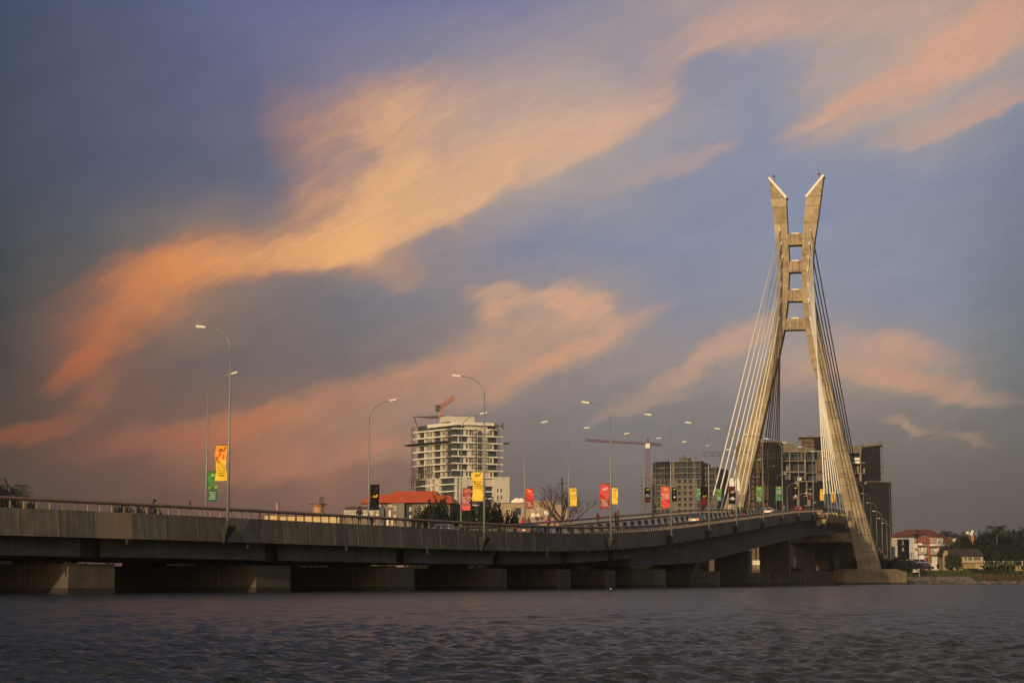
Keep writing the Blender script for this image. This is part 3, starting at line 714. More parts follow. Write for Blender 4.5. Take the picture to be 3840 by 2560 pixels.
NS_extra = [s_at(3241, -.62, 15), s_at(3267, -.62, 14), s_at(3289, -.62, 12), s_at(3310, -.62, 11), s_at(3328, -.62, 9), s_at(3341, -.62, 8)]
FARPX = [(772, 'street lamp behind the first one, on the far edge, with the green banner'), (1384, 'far-edge street lamp with the black lettered banner, left of the white building'),
         (1729, 'far-edge street lamp in front of the white building, with dark red banner'), (1966, 'far-edge street lamp standing alone right of the white building, red banner'),
         (2132, 'far-edge street lamp in front of the bare tree, yellow banner'), (2291, 'far-edge street lamp lined up behind the glossy red banner lamp'),
         (2415, 'far-edge street lamp in front of the red crane mast'), (2517, 'far-edge street lamp hidden behind the flat red banner lamp'),
         (2609, 'far-edge street lamp with green banner, left of the stay cables'), (2687, 'far-edge street lamp between the far stay cables')]
FS = [s_at(px, W + .62, 10, -60, 420) for px, _ in FARPX]
d_ = (FS[-1] - FS[-4]) / 3
EX = ['far-edge street lamp in front of the left pylon leg', 'far-edge street lamp inside the pylon, left of the two', 'far-edge street lamp inside the pylon, right of the two',
      'far-edge street lamp in front of the dark scaffolded block', 'small far-edge street lamp among the near cables', 'distant far-edge street lamp behind the right leg',
      'distant far-edge street lamp on the descending ramp', 'most distant far-edge street lamp on the ramp']
EXN = ['street lamp just right of the right pylon leg, its head hidden', 'first whole street lamp right of the pylon', 'second whole street lamp right of the pylon', 'third whole street lamp right of the pylon, above a green banner',
       'fourth whole street lamp right of the pylon', 'last street lamp on the descending ramp at right']
for s, (px, l) in zip(NS, NEARPX): lamp(s, False, l)
for s, l in zip(NS_extra, EXN): lamp(s, False, l)
FS2 = [FS[-1] + d_ * (i + 1) for i in range(8)]
for s, (px, l) in zip(FS, FARPX): lamp(s, True, l)
for s, l in zip(FS2, EX): lamp(s, True, l)

# ---------------------------------------------------------------- lettering
_tc = {}
def text_pts(body, size, shear=0.0, bold=0.0, space=1.0):
    k = (body, shear, bold)
    if k not in _tc:
        cu = bpy.data.curves.new('lettering_curve', 'FONT'); cu.body = body; cu.size = 1; cu.shear = shear; cu.offset = bold
        cu.align_x = 'CENTER'; cu.align_y = 'CENTER'; cu.resolution_u = 2; cu.space_line = 1.0
        o = bpy.data.objects.new('lettering_curve', cu); COL.objects.link(o)
        dg = bpy.context.evaluated_depsgraph_get(); me = o.evaluated_get(dg).to_mesh()
        _tc[k] = ([tuple(v.co) for v in me.vertices], [tuple(p.vertices) for p in me.polygons])
        o.evaluated_get(dg).to_mesh_clear(); bpy.data.objects.remove(o); bpy.data.curves.remove(cu)
    v, f = _tc[k]
    return [(x * size, y * size) for x, y, z in v], f

# ---------------------------------------------------------------- banners
M_vinyl = {}
def vinyl(name, col): return mat(name, col, .5, .05, 2, spec=.35)
V = dict(yellow=vinyl('yellow_vinyl', (.78, .50, .035)), orange=vinyl('orange_vinyl', (.75, .30, .03)), red=vinyl('red_vinyl', (.55, .03, .02)), dred=vinyl('dark_red_vinyl', (.30, .02, .02)),
         green=vinyl('green_vinyl', (.03, .20, .035)), dgreen=vinyl('deep_green_vinyl', (.01, .13, .06)), black=mat('black_vinyl', (.007, .006, .007), .75, .05, 2, spec=.12), plum=mat('plum_vinyl', (.085, .014, .016), .7, .05, 2, spec=.15),
         white=vinyl('white_print', (.7, .68, .62)), lime=vinyl('lime_print', (.45, .5, .03)), ink=vinyl('dark_print', (.05, .015, .01)), brown=vinyl('brown_print', (.16, .06, .03)))
LINES1 = ['EVERYTHING', 'YOU NEED', 'TO LIVE YOUR', 'BEST LIFE']; LINES2 = ['FOR YOU', 'THEN IT', 'ALWAYS', 'WORKS']; LINES3 = ['BEST', 'EXPERIENCE', 'YOU GET']
def banner(s, far, label, top, bot, split, logo, ink, lines, ty, fig=None, logo_y=1.0, seed=0, h=2.65, crease=.05, size=.17):
    rng = random.Random(seed); sg = 1 if far else -1; w = 1.04
    q = P(s, W + .62 if far else -.62, zr(s) - 1.38)
    t = thing('banner', label, 'banner', q, 'vinyl banners hung from the street lamps', rz=(-hd(s)) if far else (pi - hd(s)))
    zc = 3.3 + h / 2; xc = .16 + w / 2; ph = rng.uniform(0, 6); nu, nv = 8, 22
    def wob(u, v): return crease * sin(v * 3.1 + ph + u * 2.5) + crease * .5 * sin(v * 7 + u * 6 + ph)
    def pos(u, v, d=0.0): return (xc + sg * u + .05 * sin(v * 1.7 + ph) * (1 - abs(v) / 2), -sg * (d + wob(u, v)), zc + v)
    def sheet(v0, v1, m, name, u0=-w / 2, u1=w / 2, d=0.0, lab=None):
        mb = MB(); n = max(2, int(abs(v1 - v0) / h * nv)); vs = [pos(u0 + (u1 - u0) * i / nu, v0 + (v1 - v0) * j / n, d + e) for e in (.008, -.008) for j in range(n + 1) for i in range(nu + 1)]
        fs = []; M = (nu + 1); N = M * (n + 1)
        for j in range(n):
            for i in range(nu):
                a = j * M + i; fs.append((a, a + 1, a + 1 + M, a + M)); fs.append((a + N + M, a + M + 1 + N, a + 1 + N, a + N))
        mb.add(vs, fs); return mb.build(name, m, t, smooth=True, label=lab)
    vs_ = h / 2 - h * split
    if split < 1 and top != bot:
        sheet(vs_, h / 2, V[top], 'cloth'); sheet(-h / 2, vs_, V[bot], 'cloth', lab='lower cloth of another colour')
    else: sheet(-h / 2, h / 2, V[top], 'cloth')
    for v in (h / 2 + .02, -h / 2 - .02): MB().tube([(0, 0, zc + v), (.16 + w + .08, 0, zc + v)], .022, 6).build('banner_rod', M_dark, t)
    def text(body, size, v, m, name, shear=0, bold=0, u=0.0):
        pts, fs = text_pts(body, size, shear, bold)
        MB().add([pos(u + x, v + y, .02) for x, y in pts], fs).build(name, V[m], t)
    text('m3', .42, logo_y, logo, 'logo', .5, .03)
    for i, l in enumerate(lines): text(l, size, ty - i * size * 1.15, ink, 'lettering', 0, .012)
    if fig:
        mb = MB()
        def disc(u, v, r1, r2, m, n=14, a0=0, a1=2 * pi, th=.5, nm='figure_print'):
            b = MB(); vs = [pos(u + r1 * cos(a), v + r2 * sin(a), .02) for a in np.linspace(a0, a1, n)]
            if th >= 1: b.add(vs, [tuple(range(len(vs)))])
            else:
                vi = [pos(u + r1 * th * cos(a), v + r2 * th * sin(a), .02) for a in np.linspace(a0, a1, n)]
                b.add(vs + vi, [(i, i + 1, i + 1 + n, i + n) for i in range(n - 1)])
            b.build(nm, V[m], t)
        if fig == 'dancer':
            disc(-.1, .68, .07, .17, 'red', th=1); disc(-.12, .28, .27, .25, 'red', a0=1.6, a1=5.2, th=.62); disc(.24, .42, .06, .2, 'red', th=1); disc(.02, .1, .15, .22, 'yellow', th=1)
            disc(.1, -.32, .34, .3, 'yellow', th=1)
        elif fig == 'pair':
            disc(-.08, .25, .09, .22, 'brown', th=1); disc(.14, .12, .06, .3, 'brown', th=1); disc(-.33, -.08, .12, .1, 'lime', th=.55); disc(.36, -.08, .12, .1, 'lime', th=.55); disc(0, -.28, .46, .07, 'brown', th=1)
        elif fig == 'spots':
            for _ in range(7): disc(rng.uniform(-.3, .3), rng.uniform(-.1, .9), rng.uniform(.04, .12), rng.uniform(.04, .12), 'brown', th=1)
        elif fig == 'flare':
            b = MB(); b.add([pos(u, v, .018) for u, v in ((-.4, .05), (.1, .9), (.45, 1.15), (-.1, .4))], [(0, 1, 2, 3)]).build('figure_print', V['plum'], t)
        elif fig == 'face':
            disc(.02, .35, .16, .26, 'plum', th=1); disc(-.02, .3, .06, .06, 'white', th=1); disc(.08, -.5, .2, .16, 'white', th=1)
    return t
B = banner
B(NS[0], 0, 'orange and yellow banner with a red dancing figure, on the nearest lamp', 'orange', 'yellow', .42, 'ink', 'ink', LINES2 + [''], -.35, 'dancer', .98, 1, crease=.07)
B(NS[1], 0, 'plain yellow banner with a dark block of four text lines', 'yellow', 'yellow', 1, 'ink', 'ink', LINES1, .42, None, 1.05, 2)
B(NS[2], 0, 'glossy red banner with white lettering in its lower half', 'red', 'dred', .62, 'white', 'white', LINES2, -.42, None, .8, 3, crease=.06)
B(NS[3], 0, 'flat red banner with lettering in its middle, in front of the grey building site', 'red', 'red', 1, 'lime', 'white', LINES1, .35, None, 1.0, 4)
B(NS[4], 0, 'creased black banner with a yellow logo at mid height, beside the stay cables', 'black', 'plum', .6, 'lime', 'plum', [], 0, 'flare', 0.0, 5, crease=.09)
B(NS[5], 0, 'dark banner with a light patch on top, in front of the left pylon leg', 'plum', 'black', .3, 'white', 'white', LINES3, -.3, 'face', .5, 6)
B(NS[6], 0, 'two-tone green banner with brown figures, on the lamp between the pylon legs', 'green', 'dgreen', .6, 'lime', 'white', LINES2, -.5, 'pair', 1.0, 7)
B(NS[7], 0, 'plain deep green banner with white lettering, inside the pylon', 'dgreen', 'dgreen', 1, 'lime', 'white', LINES1, .5, None, 1.05, 8)
B(NS[8], 0, 'black banner with a faint face and white text, in front of the dark block', 'black', 'plum', .7, 'lime', 'white', LINES3, -.6, 'face', 1.05, 9)
B(NS[9], 0, 'black banner with centred white text, left of the near stay cables', 'black', 'plum', .6, 'lime', 'white', LINES3, .2, None, 1.0, 10)
B(NS[10], 0, 'yellow banner twisted behind the stay cables', 'yellow', 'yellow', 1, 'ink', 'ink', [], 0, 'spots', 1.0, 11, crease=.14)
B(NS[11], 0, 'torn-looking yellow banner next to the right pylon leg', 'yellow', 'orange', .8, 'ink', 'ink', [], 0, 'dancer', 1.0, 12, crease=.12)
B(FS[0], 1, 'green banner with lime and brown figures on the lamp behind the nearest one', 'green', 'dgreen', .6, 'lime', 'white', LINES2, -.55, 'pair', 1.05, 13)
B(FS[1], 1, 'black banner with a big yellow logo in front of the orange roof', 'black', 'black', 1, 'yellow', 'plum', [], 0, 'flare', .1, 14)
B(FS[2], 1, 'dark red banner with five lines of white text, in front of the white building', 'dred', 'red', .8, 'orange', 'white', LINES1, .25, None, 1.0, 15)
B(FS[3], 1, 'red banner with small white text low down, right of the white building', 'red', 'dred', .6, 'yellow', 'white', LINES2, -.5, None, 1.0, 16, crease=.1)
B(FS[4], 1, 'yellow banner in front of the bare tree', 'yellow', 'yellow', 1, 'ink', 'ink', LINES1, .3, None, 1.0, 17)
B(FS[5], 1, 'yellow banner with dark figures, right of the glossy red one', 'yellow', 'yellow', 1, 'ink', 'ink', [], 0, 'spots', 1.0, 18)
B(FS[6], 1, 'black banner in front of the red crane mast', 'black', 'plum', .75, 'lime', 'white', LINES3, .1, None, 1.0, 19)
B(FS[7], 1, 'black banner half hidden right of the flat red one', 'black', 'black', 1, 'lime', 'white', [], 0, 'face', 1.0, 20)
B(FS[8], 1, 'deep green banner just left of the creased black one', 'dgreen', 'dgreen', 1, 'lime', 'white', LINES1, .3, None, 1.0, 21)
B(FS[9], 1, 'bright green figured banner seen between two stay cables', 'green', 'dgreen', .6, 'lime', 'white', LINES2, -.5, 'pair', 1.0, 22)
B(NS_extra[3] + 2, 1, 'upper green banner right of the pylon', 'green', 'dgreen', .6, 'lime', 'white', LINES2, -.4, None, 1.0, 23)
B(NS_extra[5] + 2, 1, 'lower green banner right of the pylon', 'green', 'green', 1, 'lime', 'white', LINES1, .3, None, 1.0, 24)
# traffic sign panels facing the traffic behind the sixth lamp
s = NS[5] + 6; t = thing('traffic_sign', 'pair of white road sign panels on a post in front of the left pylon leg', 'sign', P(s, .4, zd(s)), rz=pi - hd(s))
MB().tube([(0, 0, 0), (0, 0, 6.9)], .06, 6).build('post', M_galv, t)
for x in (-.42, .42): MB().box(x - .36, x + .36, .06, .1, 5.0, 6.6).build('sign_panel', V['white'], t)
for x in (-.42, .42): MB().tube([(x, .11, 6.7), (x, .19, 6.7)], .3, 12).build('round_sign', V['white'], t)

# ---------------------------------------------------------------- vehicles
M_tyre = mat('tyre_rubber', (.02, .02, .02), .8, .1); M_rim = mat('wheel_rim', (.35, .35, .36), .35, .05, metal=.7)
M_tail = mat('lit_tail_light', (.9, .05, .02), .4, 0, emit=2.5); M_plate = mat('lit_number_plate', (.9, .75, .6), .4, 0, emit=.9)
M_head = mat('lit_headlight', (1, .9, .7), .3, 0, emit=4)
def paint(n, c): return mat(n, c, .25, .03, 3, spec=.6)
def car(s, off, label, cat, pm_, toward=False, L=4.5, Wd=1.78, H=1.46, kind='sedan', tail=True, group=None):
    rz = pi / 2 - hd(s) + (pi if toward else 0)
    t = thing('parked_car' if False else 'car', label, cat, P(s, off, zd(s)), group, rz)
    w = Wd / 2; a = L / 2
    if kind == 'sedan': prof = [(-a, .45, .82, .86), (-a + .12, .28, .95, .93), (-a + .9, .22, 1.0, 1.0), (-.2, .2, .98, 1.0), (a - 1.25, .2, .96, 1.0), (a - .25, .26, .78, .93), (a, .42, .66, .80)]
    else: prof = [(-a, .5, .98, .9), (-a + .1, .3, 1.08, .95), (-a + .9, .24, 1.1, 1.0), (0, .24, 1.08, 1.0), (a - 1.1, .24, 1.05, 1.0), (a - .2, .28, .92, .94), (a, .45, .75, .84)]
    mb = MB(); rings = []
    for x, z0, z1, k in prof: rings += [(x, -w * k * .94, z0), (x, -w * k, (z0 + z1) / 2), (x, -w * k * .93, z1), (x, w * k * .93, z1), (x, w * k, (z0 + z1) / 2), (x, w * k * .94, z0)]
    n = len(prof); fs = [tuple(reversed(range(6))), tuple(range(6 * (n - 1), 6 * n))]
    fs = [tuple(range(6)), tuple(reversed(range(6 * (n - 1), 6 * n)))] + [(i * 6 + k, (i + 1) * 6 + k, (i + 1) * 6 + (k + 1) % 6, i * 6 + (k + 1) % 6) for i in range(n - 1) for k in range(6)]
    mb.add(rings, fs).build('body', pm_, t)
    zb = .94 if kind == 'sedan' else 1.05
    if kind == 'sedan': c = [(-a + .55, a - 1.35), (-a + 1.15, a - 2.15)]
    else: c = [(-a + .1, a - 1.05), (-a + .45, a - 1.75)]
    (x0, x1), (x2, x3) = c; wb, wt = w * .93, w * .74
    MB().hexa([(x0, -wb, zb), (x1, -wb, zb), (x1, wb, zb), (x0, wb, zb), (x2, -wt, H), (x3, -wt, H), (x3, wt, H), (x2, wt, H)]).build('roof', pm_, t)
    def glass(p0, p1, q0, q1, nm, up=.1, lo=.12, e=.12, nrm=(0, 0, 0)):
        P0, P1, Q0, Q1 = map(Vector, (p0, p1, q0, q1)); A = P0.lerp(Q0, lo); B_ = P1.lerp(Q1, lo); C_ = P1.lerp(Q1, 1 - up); D_ = P0.lerp(Q0, 1 - up)
        A, B_ = A.lerp(B_, e / 2), B_.lerp(A, e / 2); C_, D_ = C_.lerp(D_, e / 2), D_.lerp(C_, e / 2); N = Vector(nrm) * .012
        MB().hexa([A - N, B_ - N, B_ + N, A + N, D_ - N, C_ - N, C_ + N, D_ + N]).build(nm, M_glass, t)
    glass((x0, -wb, zb), (x0, wb, zb), (x2, -wt, H), (x2, wt, H), 'rear_window', nrm=(-1, 0, .5))
    glass((x1, -wb, zb), (x1, wb, zb), (x3, -wt, H), (x3, wt, H), 'windscreen', nrm=(1, 0, .6))
    for q in (-1, 1):
        for k0, k1 in ((.03, .5), (.53, .97)):
            xa, xb = x0 + (x1 - x0) * k0, x0 + (x1 - x0) * k1; xc_, xd = x2 + (x3 - x2) * k0, x2 + (x3 - x2) * k1
            glass((xa, q * wb, zb), (xb, q * wb, zb), (xc_, q * wt, H), (xd, q * wt, H), 'side_window', nrm=(0, q, .3))
        MB().box(-a - .02, -a + .1, q * w * .55 - .17, q * w * .55 + .17, .68, .84).build('tail_light', M_tail if tail else V['dred'], t)
        MB().box(a - .1, a + .02, q * w * .5 - .17, q * w * .5 + .17, .55, .7).build('headlight', M_head if toward else M_lens, t)
        MB().box(.55, .75, q * w - .02 * q, q * (w + .16), .95, 1.08).build('mirror', pm_, t) if q > 0 else MB().box(.55, .75, q * (w + .16), q * w, .95, 1.08).build('mirror', pm_, t)
    MB().box(-a - .03, -a + .02, -.26, .26, .62, .76).build('number_plate', M_plate if tail else V['white'], t)
    MB().box(-a - .07, -a + .12, -w * .86, w * .86, .3, .5).build('bumper', M_dark if kind != 'sedan' else pm_, t)
    for x in (-a + .85, a - .85):
        for q in (-1, 1):
            wh = MB().tube([(x, q * (w - .2), .31), (x, q * (w - .01), .31)], .31, 14).build('wheel', M_tyre, t)
            MB().tube([(x, q * (w - .03), .31), (x, q * (w + .005), .31)], .19, 10).build('rim', M_rim, wh)
    return t
M_bl = paint('dark_car_paint', (.035, .045, .05)); M_wh = paint('white_car_paint', (.62, .60, .55)); M_gr = paint('silver_blue_car_paint', (.25, .29, .34))
car(s_at(2612, 4.2, 8), 4.2, 'dark estate car seen from behind with lit tail lights, beside the creased black banner', 'car', M_bl, kind='suv', H=1.72, L=4.7, Wd=1.86)
car(s_at(2886, 4.2, 12), 4.2, 'white saloon seen from behind with red tail lights, between the pylon legs', 'car', M_wh)
car(s_at(2848, 13.2, 12), 13.2, 'dark car on the far carriageway behind the striped barrier', 'car', M_bl, toward=True, tail=False)
car(s_at(1663, 15.0, 6), 15.0, 'silver blue car glimpsed under the hand rail, left of the yellow lettered banner', 'car', M_gr, toward=True, tail=False)
car(s_at(1990, 4.5, 6), 4.5, 'dark car glimpsed through the rail posts below the people in red and pink', 'car', M_bl, tail=False)

# ---------------------------------------------------------------- people
SKIN = mat('dark_skin', (.085, .045, .03), .6, .05); HAIR = mat('black_hair', (.012, .010, .010), .8, .1)
def cloth(n, c): return mat(n, c, .85, .1, 6)
def skinned(name, verts, edges, rad, m, parent, sub=1):
    me = bpy.data.meshes.new(name); me.from_pydata(verts, edges, []); me.materials.append(m)
    o = link(name, me, parent); md = o.modifiers.new('skin', 'SKIN'); md.use_smooth_shade = True
    sk = me.skin_vertices[0].data
    for i, r in enumerate(rad): sk[i].radius = (r if isinstance(r, tuple) else (r, r)); sk[i].use_root = (i == 0)
    sd = o.modifiers.new('smooth', 'SUBSURF'); sd.levels = sub; sd.render_levels = sub
    return o
def person(s, off, label, shirt, trousers, walk=1.0, toward=False, hgt=1.72, ride=False, zadd=.13, hat=None, bag=None, group='people on the bridge', rz=0.0):
    k = hgt / 1.72
    t = thing('person', label, 'person', P(s, off, zd(s) + zadd), group, pi / 2 - hd(s) + (pi if toward else 0) + rz)
    w = .16 * walk
    if not ride:
        hip = .92; J = dict(pel=(0, 0, hip), wai=(0, 0, 1.08), che=(.01, 0, 1.32), nek=(.0, 0, 1.47), hd0=(.02, 0, 1.56), hd1=(.03, 0, 1.64),
            hl=(0, .10, .86), kl=(w, .10, .48), al=(w * .6, .10, .08), tl=(w * .6 + .17, .11, .04), hr=(0, -.10, .86), kr=(-w * .3, -.10, .48), ar=(-w * 1.6, -.10, .10), tr=(-w * 1.6 + .15, -.11, .04),
            sl=(0, .19, 1.42), el=(-w * .8, .24, 1.14), wl=(-w * .3, .25, .90), ml=(-w * .1, .25, .80), sr=(0, -.19, 1.42), er=(w * .6, -.24, 1.14), wr=(w * 1.4, -.25, .92), mr=(w * 1.7, -.25, .82))
    else:
        J = dict(pel=(-.25, 0, .82), wai=(-.2, 0, .98), che=(-.12, 0, 1.2), nek=(-.08, 0, 1.36), hd0=(-.05, 0, 1.45), hd1=(-.03, 0, 1.53),
            hl=(-.2, .12, .80), kl=(.2, .22, .72), al=(.1, .2, .32), tl=(.26, .2, .28), hr=(-.2, -.12, .80), kr=(.2, -.22, .72), ar=(.1, -.2, .32), tr=(.26, -.2, .28),
            sl=(-.1, .19, 1.31), el=(.1, .28, 1.1), wl=(.33, .27, 1.06), ml=(.4, .26, 1.05), sr=(-.1, -.19, 1.31), er=(.1, -.28, 1.1), wr=(.33, -.27, 1.06), mr=(.4, -.26, 1.05))
    nm = list(J); V_ = [tuple(c * k for c in J[n]) for n in nm]; ix = {n: i for i, n in enumerate(nm)}
    E_ = [('pel', 'wai'), ('wai', 'che'), ('che', 'nek'), ('nek', 'hd0'), ('hd0', 'hd1'), ('pel', 'hl'), ('hl', 'kl'), ('kl', 'al'), ('al', 'tl'), ('pel', 'hr'), ('hr', 'kr'), ('kr', 'ar'), ('ar', 'tr'),
          ('che', 'sl'), ('sl', 'el'), ('el', 'wl'), ('wl', 'ml'), ('che', 'sr'), ('sr', 'er'), ('er', 'wr'), ('wr', 'mr')]
    R = dict(pel=.13, wai=.115, che=.13, nek=.055, hd0=.085, hd1=.095, hl=.085, kl=.058, al=.038, tl=.035, hr=.085, kr=.058, ar=.038, tr=.035, sl=.055, el=.042, wl=.03, ml=.035, sr=.055, er=.042, wr=.03, mr=.035)
    skinned('body', V_, [(ix[a], ix[b]) for a, b in E_], [R[n] * k for n in nm], SKIN, t)
    def garment(name, names, edges, add, m):
        i2 = {n: i for i, n in enumerate(names)}
        skinned(name, [tuple(c * k for c in J[n]) for n in names], [(i2[a], i2[b]) for a, b in edges], [(R[n] + add) * k for n in names], m, t)
    garment('shirt', ['che', 'wai', 'pel', 'sl', 'el', 'sr', 'er'], [('che', 'wai'), ('wai', 'pel'), ('che', 'sl'), ('sl', 'el'), ('che', 'sr'), ('sr', 'er')], .03, cloth(shirt + '_cloth', COLS[shirt]))
    garment('trousers', ['pel', 'hl', 'kl', 'al', 'hr', 'kr', 'ar'], [('pel', 'hl'), ('hl', 'kl'), ('kl', 'al'), ('pel', 'hr'), ('hr', 'kr'), ('kr', 'ar')], .022, cloth(trousers + '_trousers', COLS[trousers]))
    hx, hy, hz = J['hd1']
    if hat: MB().ball((hx * k, hy, (hz + .03) * k), .15 * k, 10, 8, (1.1, 1, .95)).build('helmet', vinyl(hat + '_helmet', COLS[hat]), t, smooth=True)
    else: MB().ball(((hx - .015) * k, hy, (hz + .045) * k), .112 * k, 10, 8, (1.0, .95, .9)).build('hair', HAIR, t, smooth=True)
    for q in (-1, 1):
        n = 'tl' if q > 0 else 'tr'; x, y, z = J[n]; MB().hexa([((x - .2) * k, (y - .045) * k, (z - .04) * k), ((x + .06) * k, (y - .045) * k, (z - .04) * k), ((x + .06) * k, (y + .045) * k, (z - .04) * k), ((x - .2) * k, (y + .045) * k, (z - .04) * k),
            ((x - .19) * k, (y - .04) * k, (z + .06) * k), ((x + .04) * k, (y - .04) * k, (z + .03) * k), ((x + .04) * k, (y + .04) * k, (z + .03) * k), ((x - .19) * k, (y + .04) * k, (z + .06) * k)]).build('shoe', V['white'] if bag else V['black'], t)
    if bag: MB().hexa([(-.32, -.15, 1.05), (-.15, -.17, 1.05), (-.15, .17, 1.05), (-.32, .15, 1.05), (-.27, -.13, 1.42), (-.13, -.15, 1.42), (-.13, .15, 1.42), (-.27, .13, 1.42)]).build('backpack', cloth(bag + '_bag', COLS[bag]), t)
    return t
COLS = dict(red=(.55, .02, .015), black=(.018, .018, .02), white=(.6, .52, .46), pink=(.60, .05, .28), navy=(.02, .025, .05), grey=(.12, .10, .10), maroon=(.16, .05, .045), orange=(.8, .22, .04), lime=(.5, .6, .05), blue=(.05, .09, .2), tan=(.22, .16, .11))
Pp = person
Pp(s_at(1353, 1.2, 5), 1.2, 'person in black shirt on the near walkway, left of the two by the black banner', 'black', 'black', .8)
Pp(s_at(1391, 1.2, 5), 1.2, 'person in pale shirt and dark cap walking on the near walkway by the black banner', 'white', 'navy', .9, hgt=1.76)
Pp(s_at(1960, W - 1.3, 6), W - 1.3, 'person in red top on the far walkway, beside one with a backpack', 'red', 'maroon', 1)
Pp(s_at(1983, W - 1.1, 6), W - 1.1, 'person in dark clothes with a backpack, between the red and the pink tops', 'navy', 'black', 1, bag='grey')
Pp(s_at(2057, W - 1.2, 6), W - 1.2, 'person in bright pink top on the far walkway', 'pink', 'black', 1, hgt=1.62)
Pp(s_at(2242, W - 1.6, 7), W - 1.6, 'person in red top and brown shorts, left of the glossy red banner lamp', 'red', 'tan', 1.2, hgt=1.66)
Pp(s_at(2308, W - 1.4, 7), W - 1.4, 'person all in black, left one of the pair right of the glossy red banner', 'black', 'black', .8, hgt=1.68)
Pp(s_at(2319, W - 1.9, 7), W - 1.9, 'taller person in muted red top and dark trousers, right one of the pair', 'maroon', 'black', 1.0, hgt=1.86, toward=True)
Pp(s_at(2770, W - 1.5, 11), W - 1.5, 'dark silhouette of a person in front of the left pylon leg foot, left of two', 'black', 'black', .5)
Pp(s_at(2782, W - 1.5, 11), W - 1.5, 'dark silhouette of a person by the left pylon leg foot, right of two', 'black', 'navy', .5, hgt=1.78)
Pp(s_at(2838, W - 1.0, 12), W - 1.0, 'person in red top under the green figure banner', 'red', 'grey', .6, hgt=1.8)
def moto(s, off, label, mcol, shirt, helmet, plabel):
    t = thing('motorcycle', label, 'motorcycle', P(s, off, zd(s)), 'motorcycles on the bridge', pi / 2 - hd(s))
    for x in (-.62, .62):
        pts = [(x + .29 * cos(a), 0, .31 + .29 * sin(a)) for a in np.linspace(0, 2 * pi, 15)]
        wh = MB().tube(pts, .05, 6).build('wheel', M_tyre, t); MB().tube([(x, -.05, .31), (x, .05, .31)], .08, 8).build('hub', M_rim, wh)
    MB().tube([(.62, 0, .31), (.42, 0, .98)], .035, 6).tube([(-.62, 0, .31), (-.1, 0, .5), (.4, 0, .8)], .04, 6).build('frame', M_dark, t)
    MB().hexa([(-.1, -.12, .62), (.36, -.1, .7), (.36, .1, .7), (-.1, .12, .62), (-.08, -.1, .86), (.3, -.08, .92), (.3, .08, .92), (-.08, .1, .86)]).build('fuel_tank', paint(mcol + '_tank', COLS[mcol]), t)
    MB().hexa([(-.78, -.1, .72), (-.1, -.12, .68), (-.1, .12, .68), (-.78, .1, .72), (-.78, -.1, .8), (-.1, -.12, .76), (-.1, .12, .76), (-.78, .1, .8)]).build('seat', M_dark, t)
    MB().tube([(.42, -.34, 1.05), (.44, 0, 1.0), (.42, .34, 1.05)], .02, 6).build('handlebar', M_galv, t)
    MB().box(-.84, -.76, -.08, .08, .62, .72).build('tail_light', M_tail, t); MB().box(-.25, .15, -.12, .12, .28, .55).build('engine', M_rim, t)
    Pp(s, off, plabel, shirt, 'black', ride=True, zadd=0.0, hat=helmet, group='motorcycle riders')
for px, off, mc, sh, he, w1 in ((2748, 5.5, 'black', 'black', 'black', 'in front of the left pylon leg'), (2792, 5.0, 'red', 'black', 'black', 'just left of the white saloon'), (2941, 5.5, 'black', 'grey', 'white', 'right of the white saloon'),
                            (2985, 4.5, 'red', 'red', 'red', 'under the black face banner'), (3004, 5.2, 'black', 'orange', 'orange', 'left of the near stay cables'), (3036, 6.0, 'black', 'black', 'white', 'closest to the near stay cables'),
                            (2888, 9.2, 'red', 'red', 'red', 'behind the white saloon')):
    moto(s_at(px, off, 12), off, '%s motorcycle %s' % (mc, w1), mc, sh, he, 'rider in %s with %s helmet, %s' % (sh, he, w1))
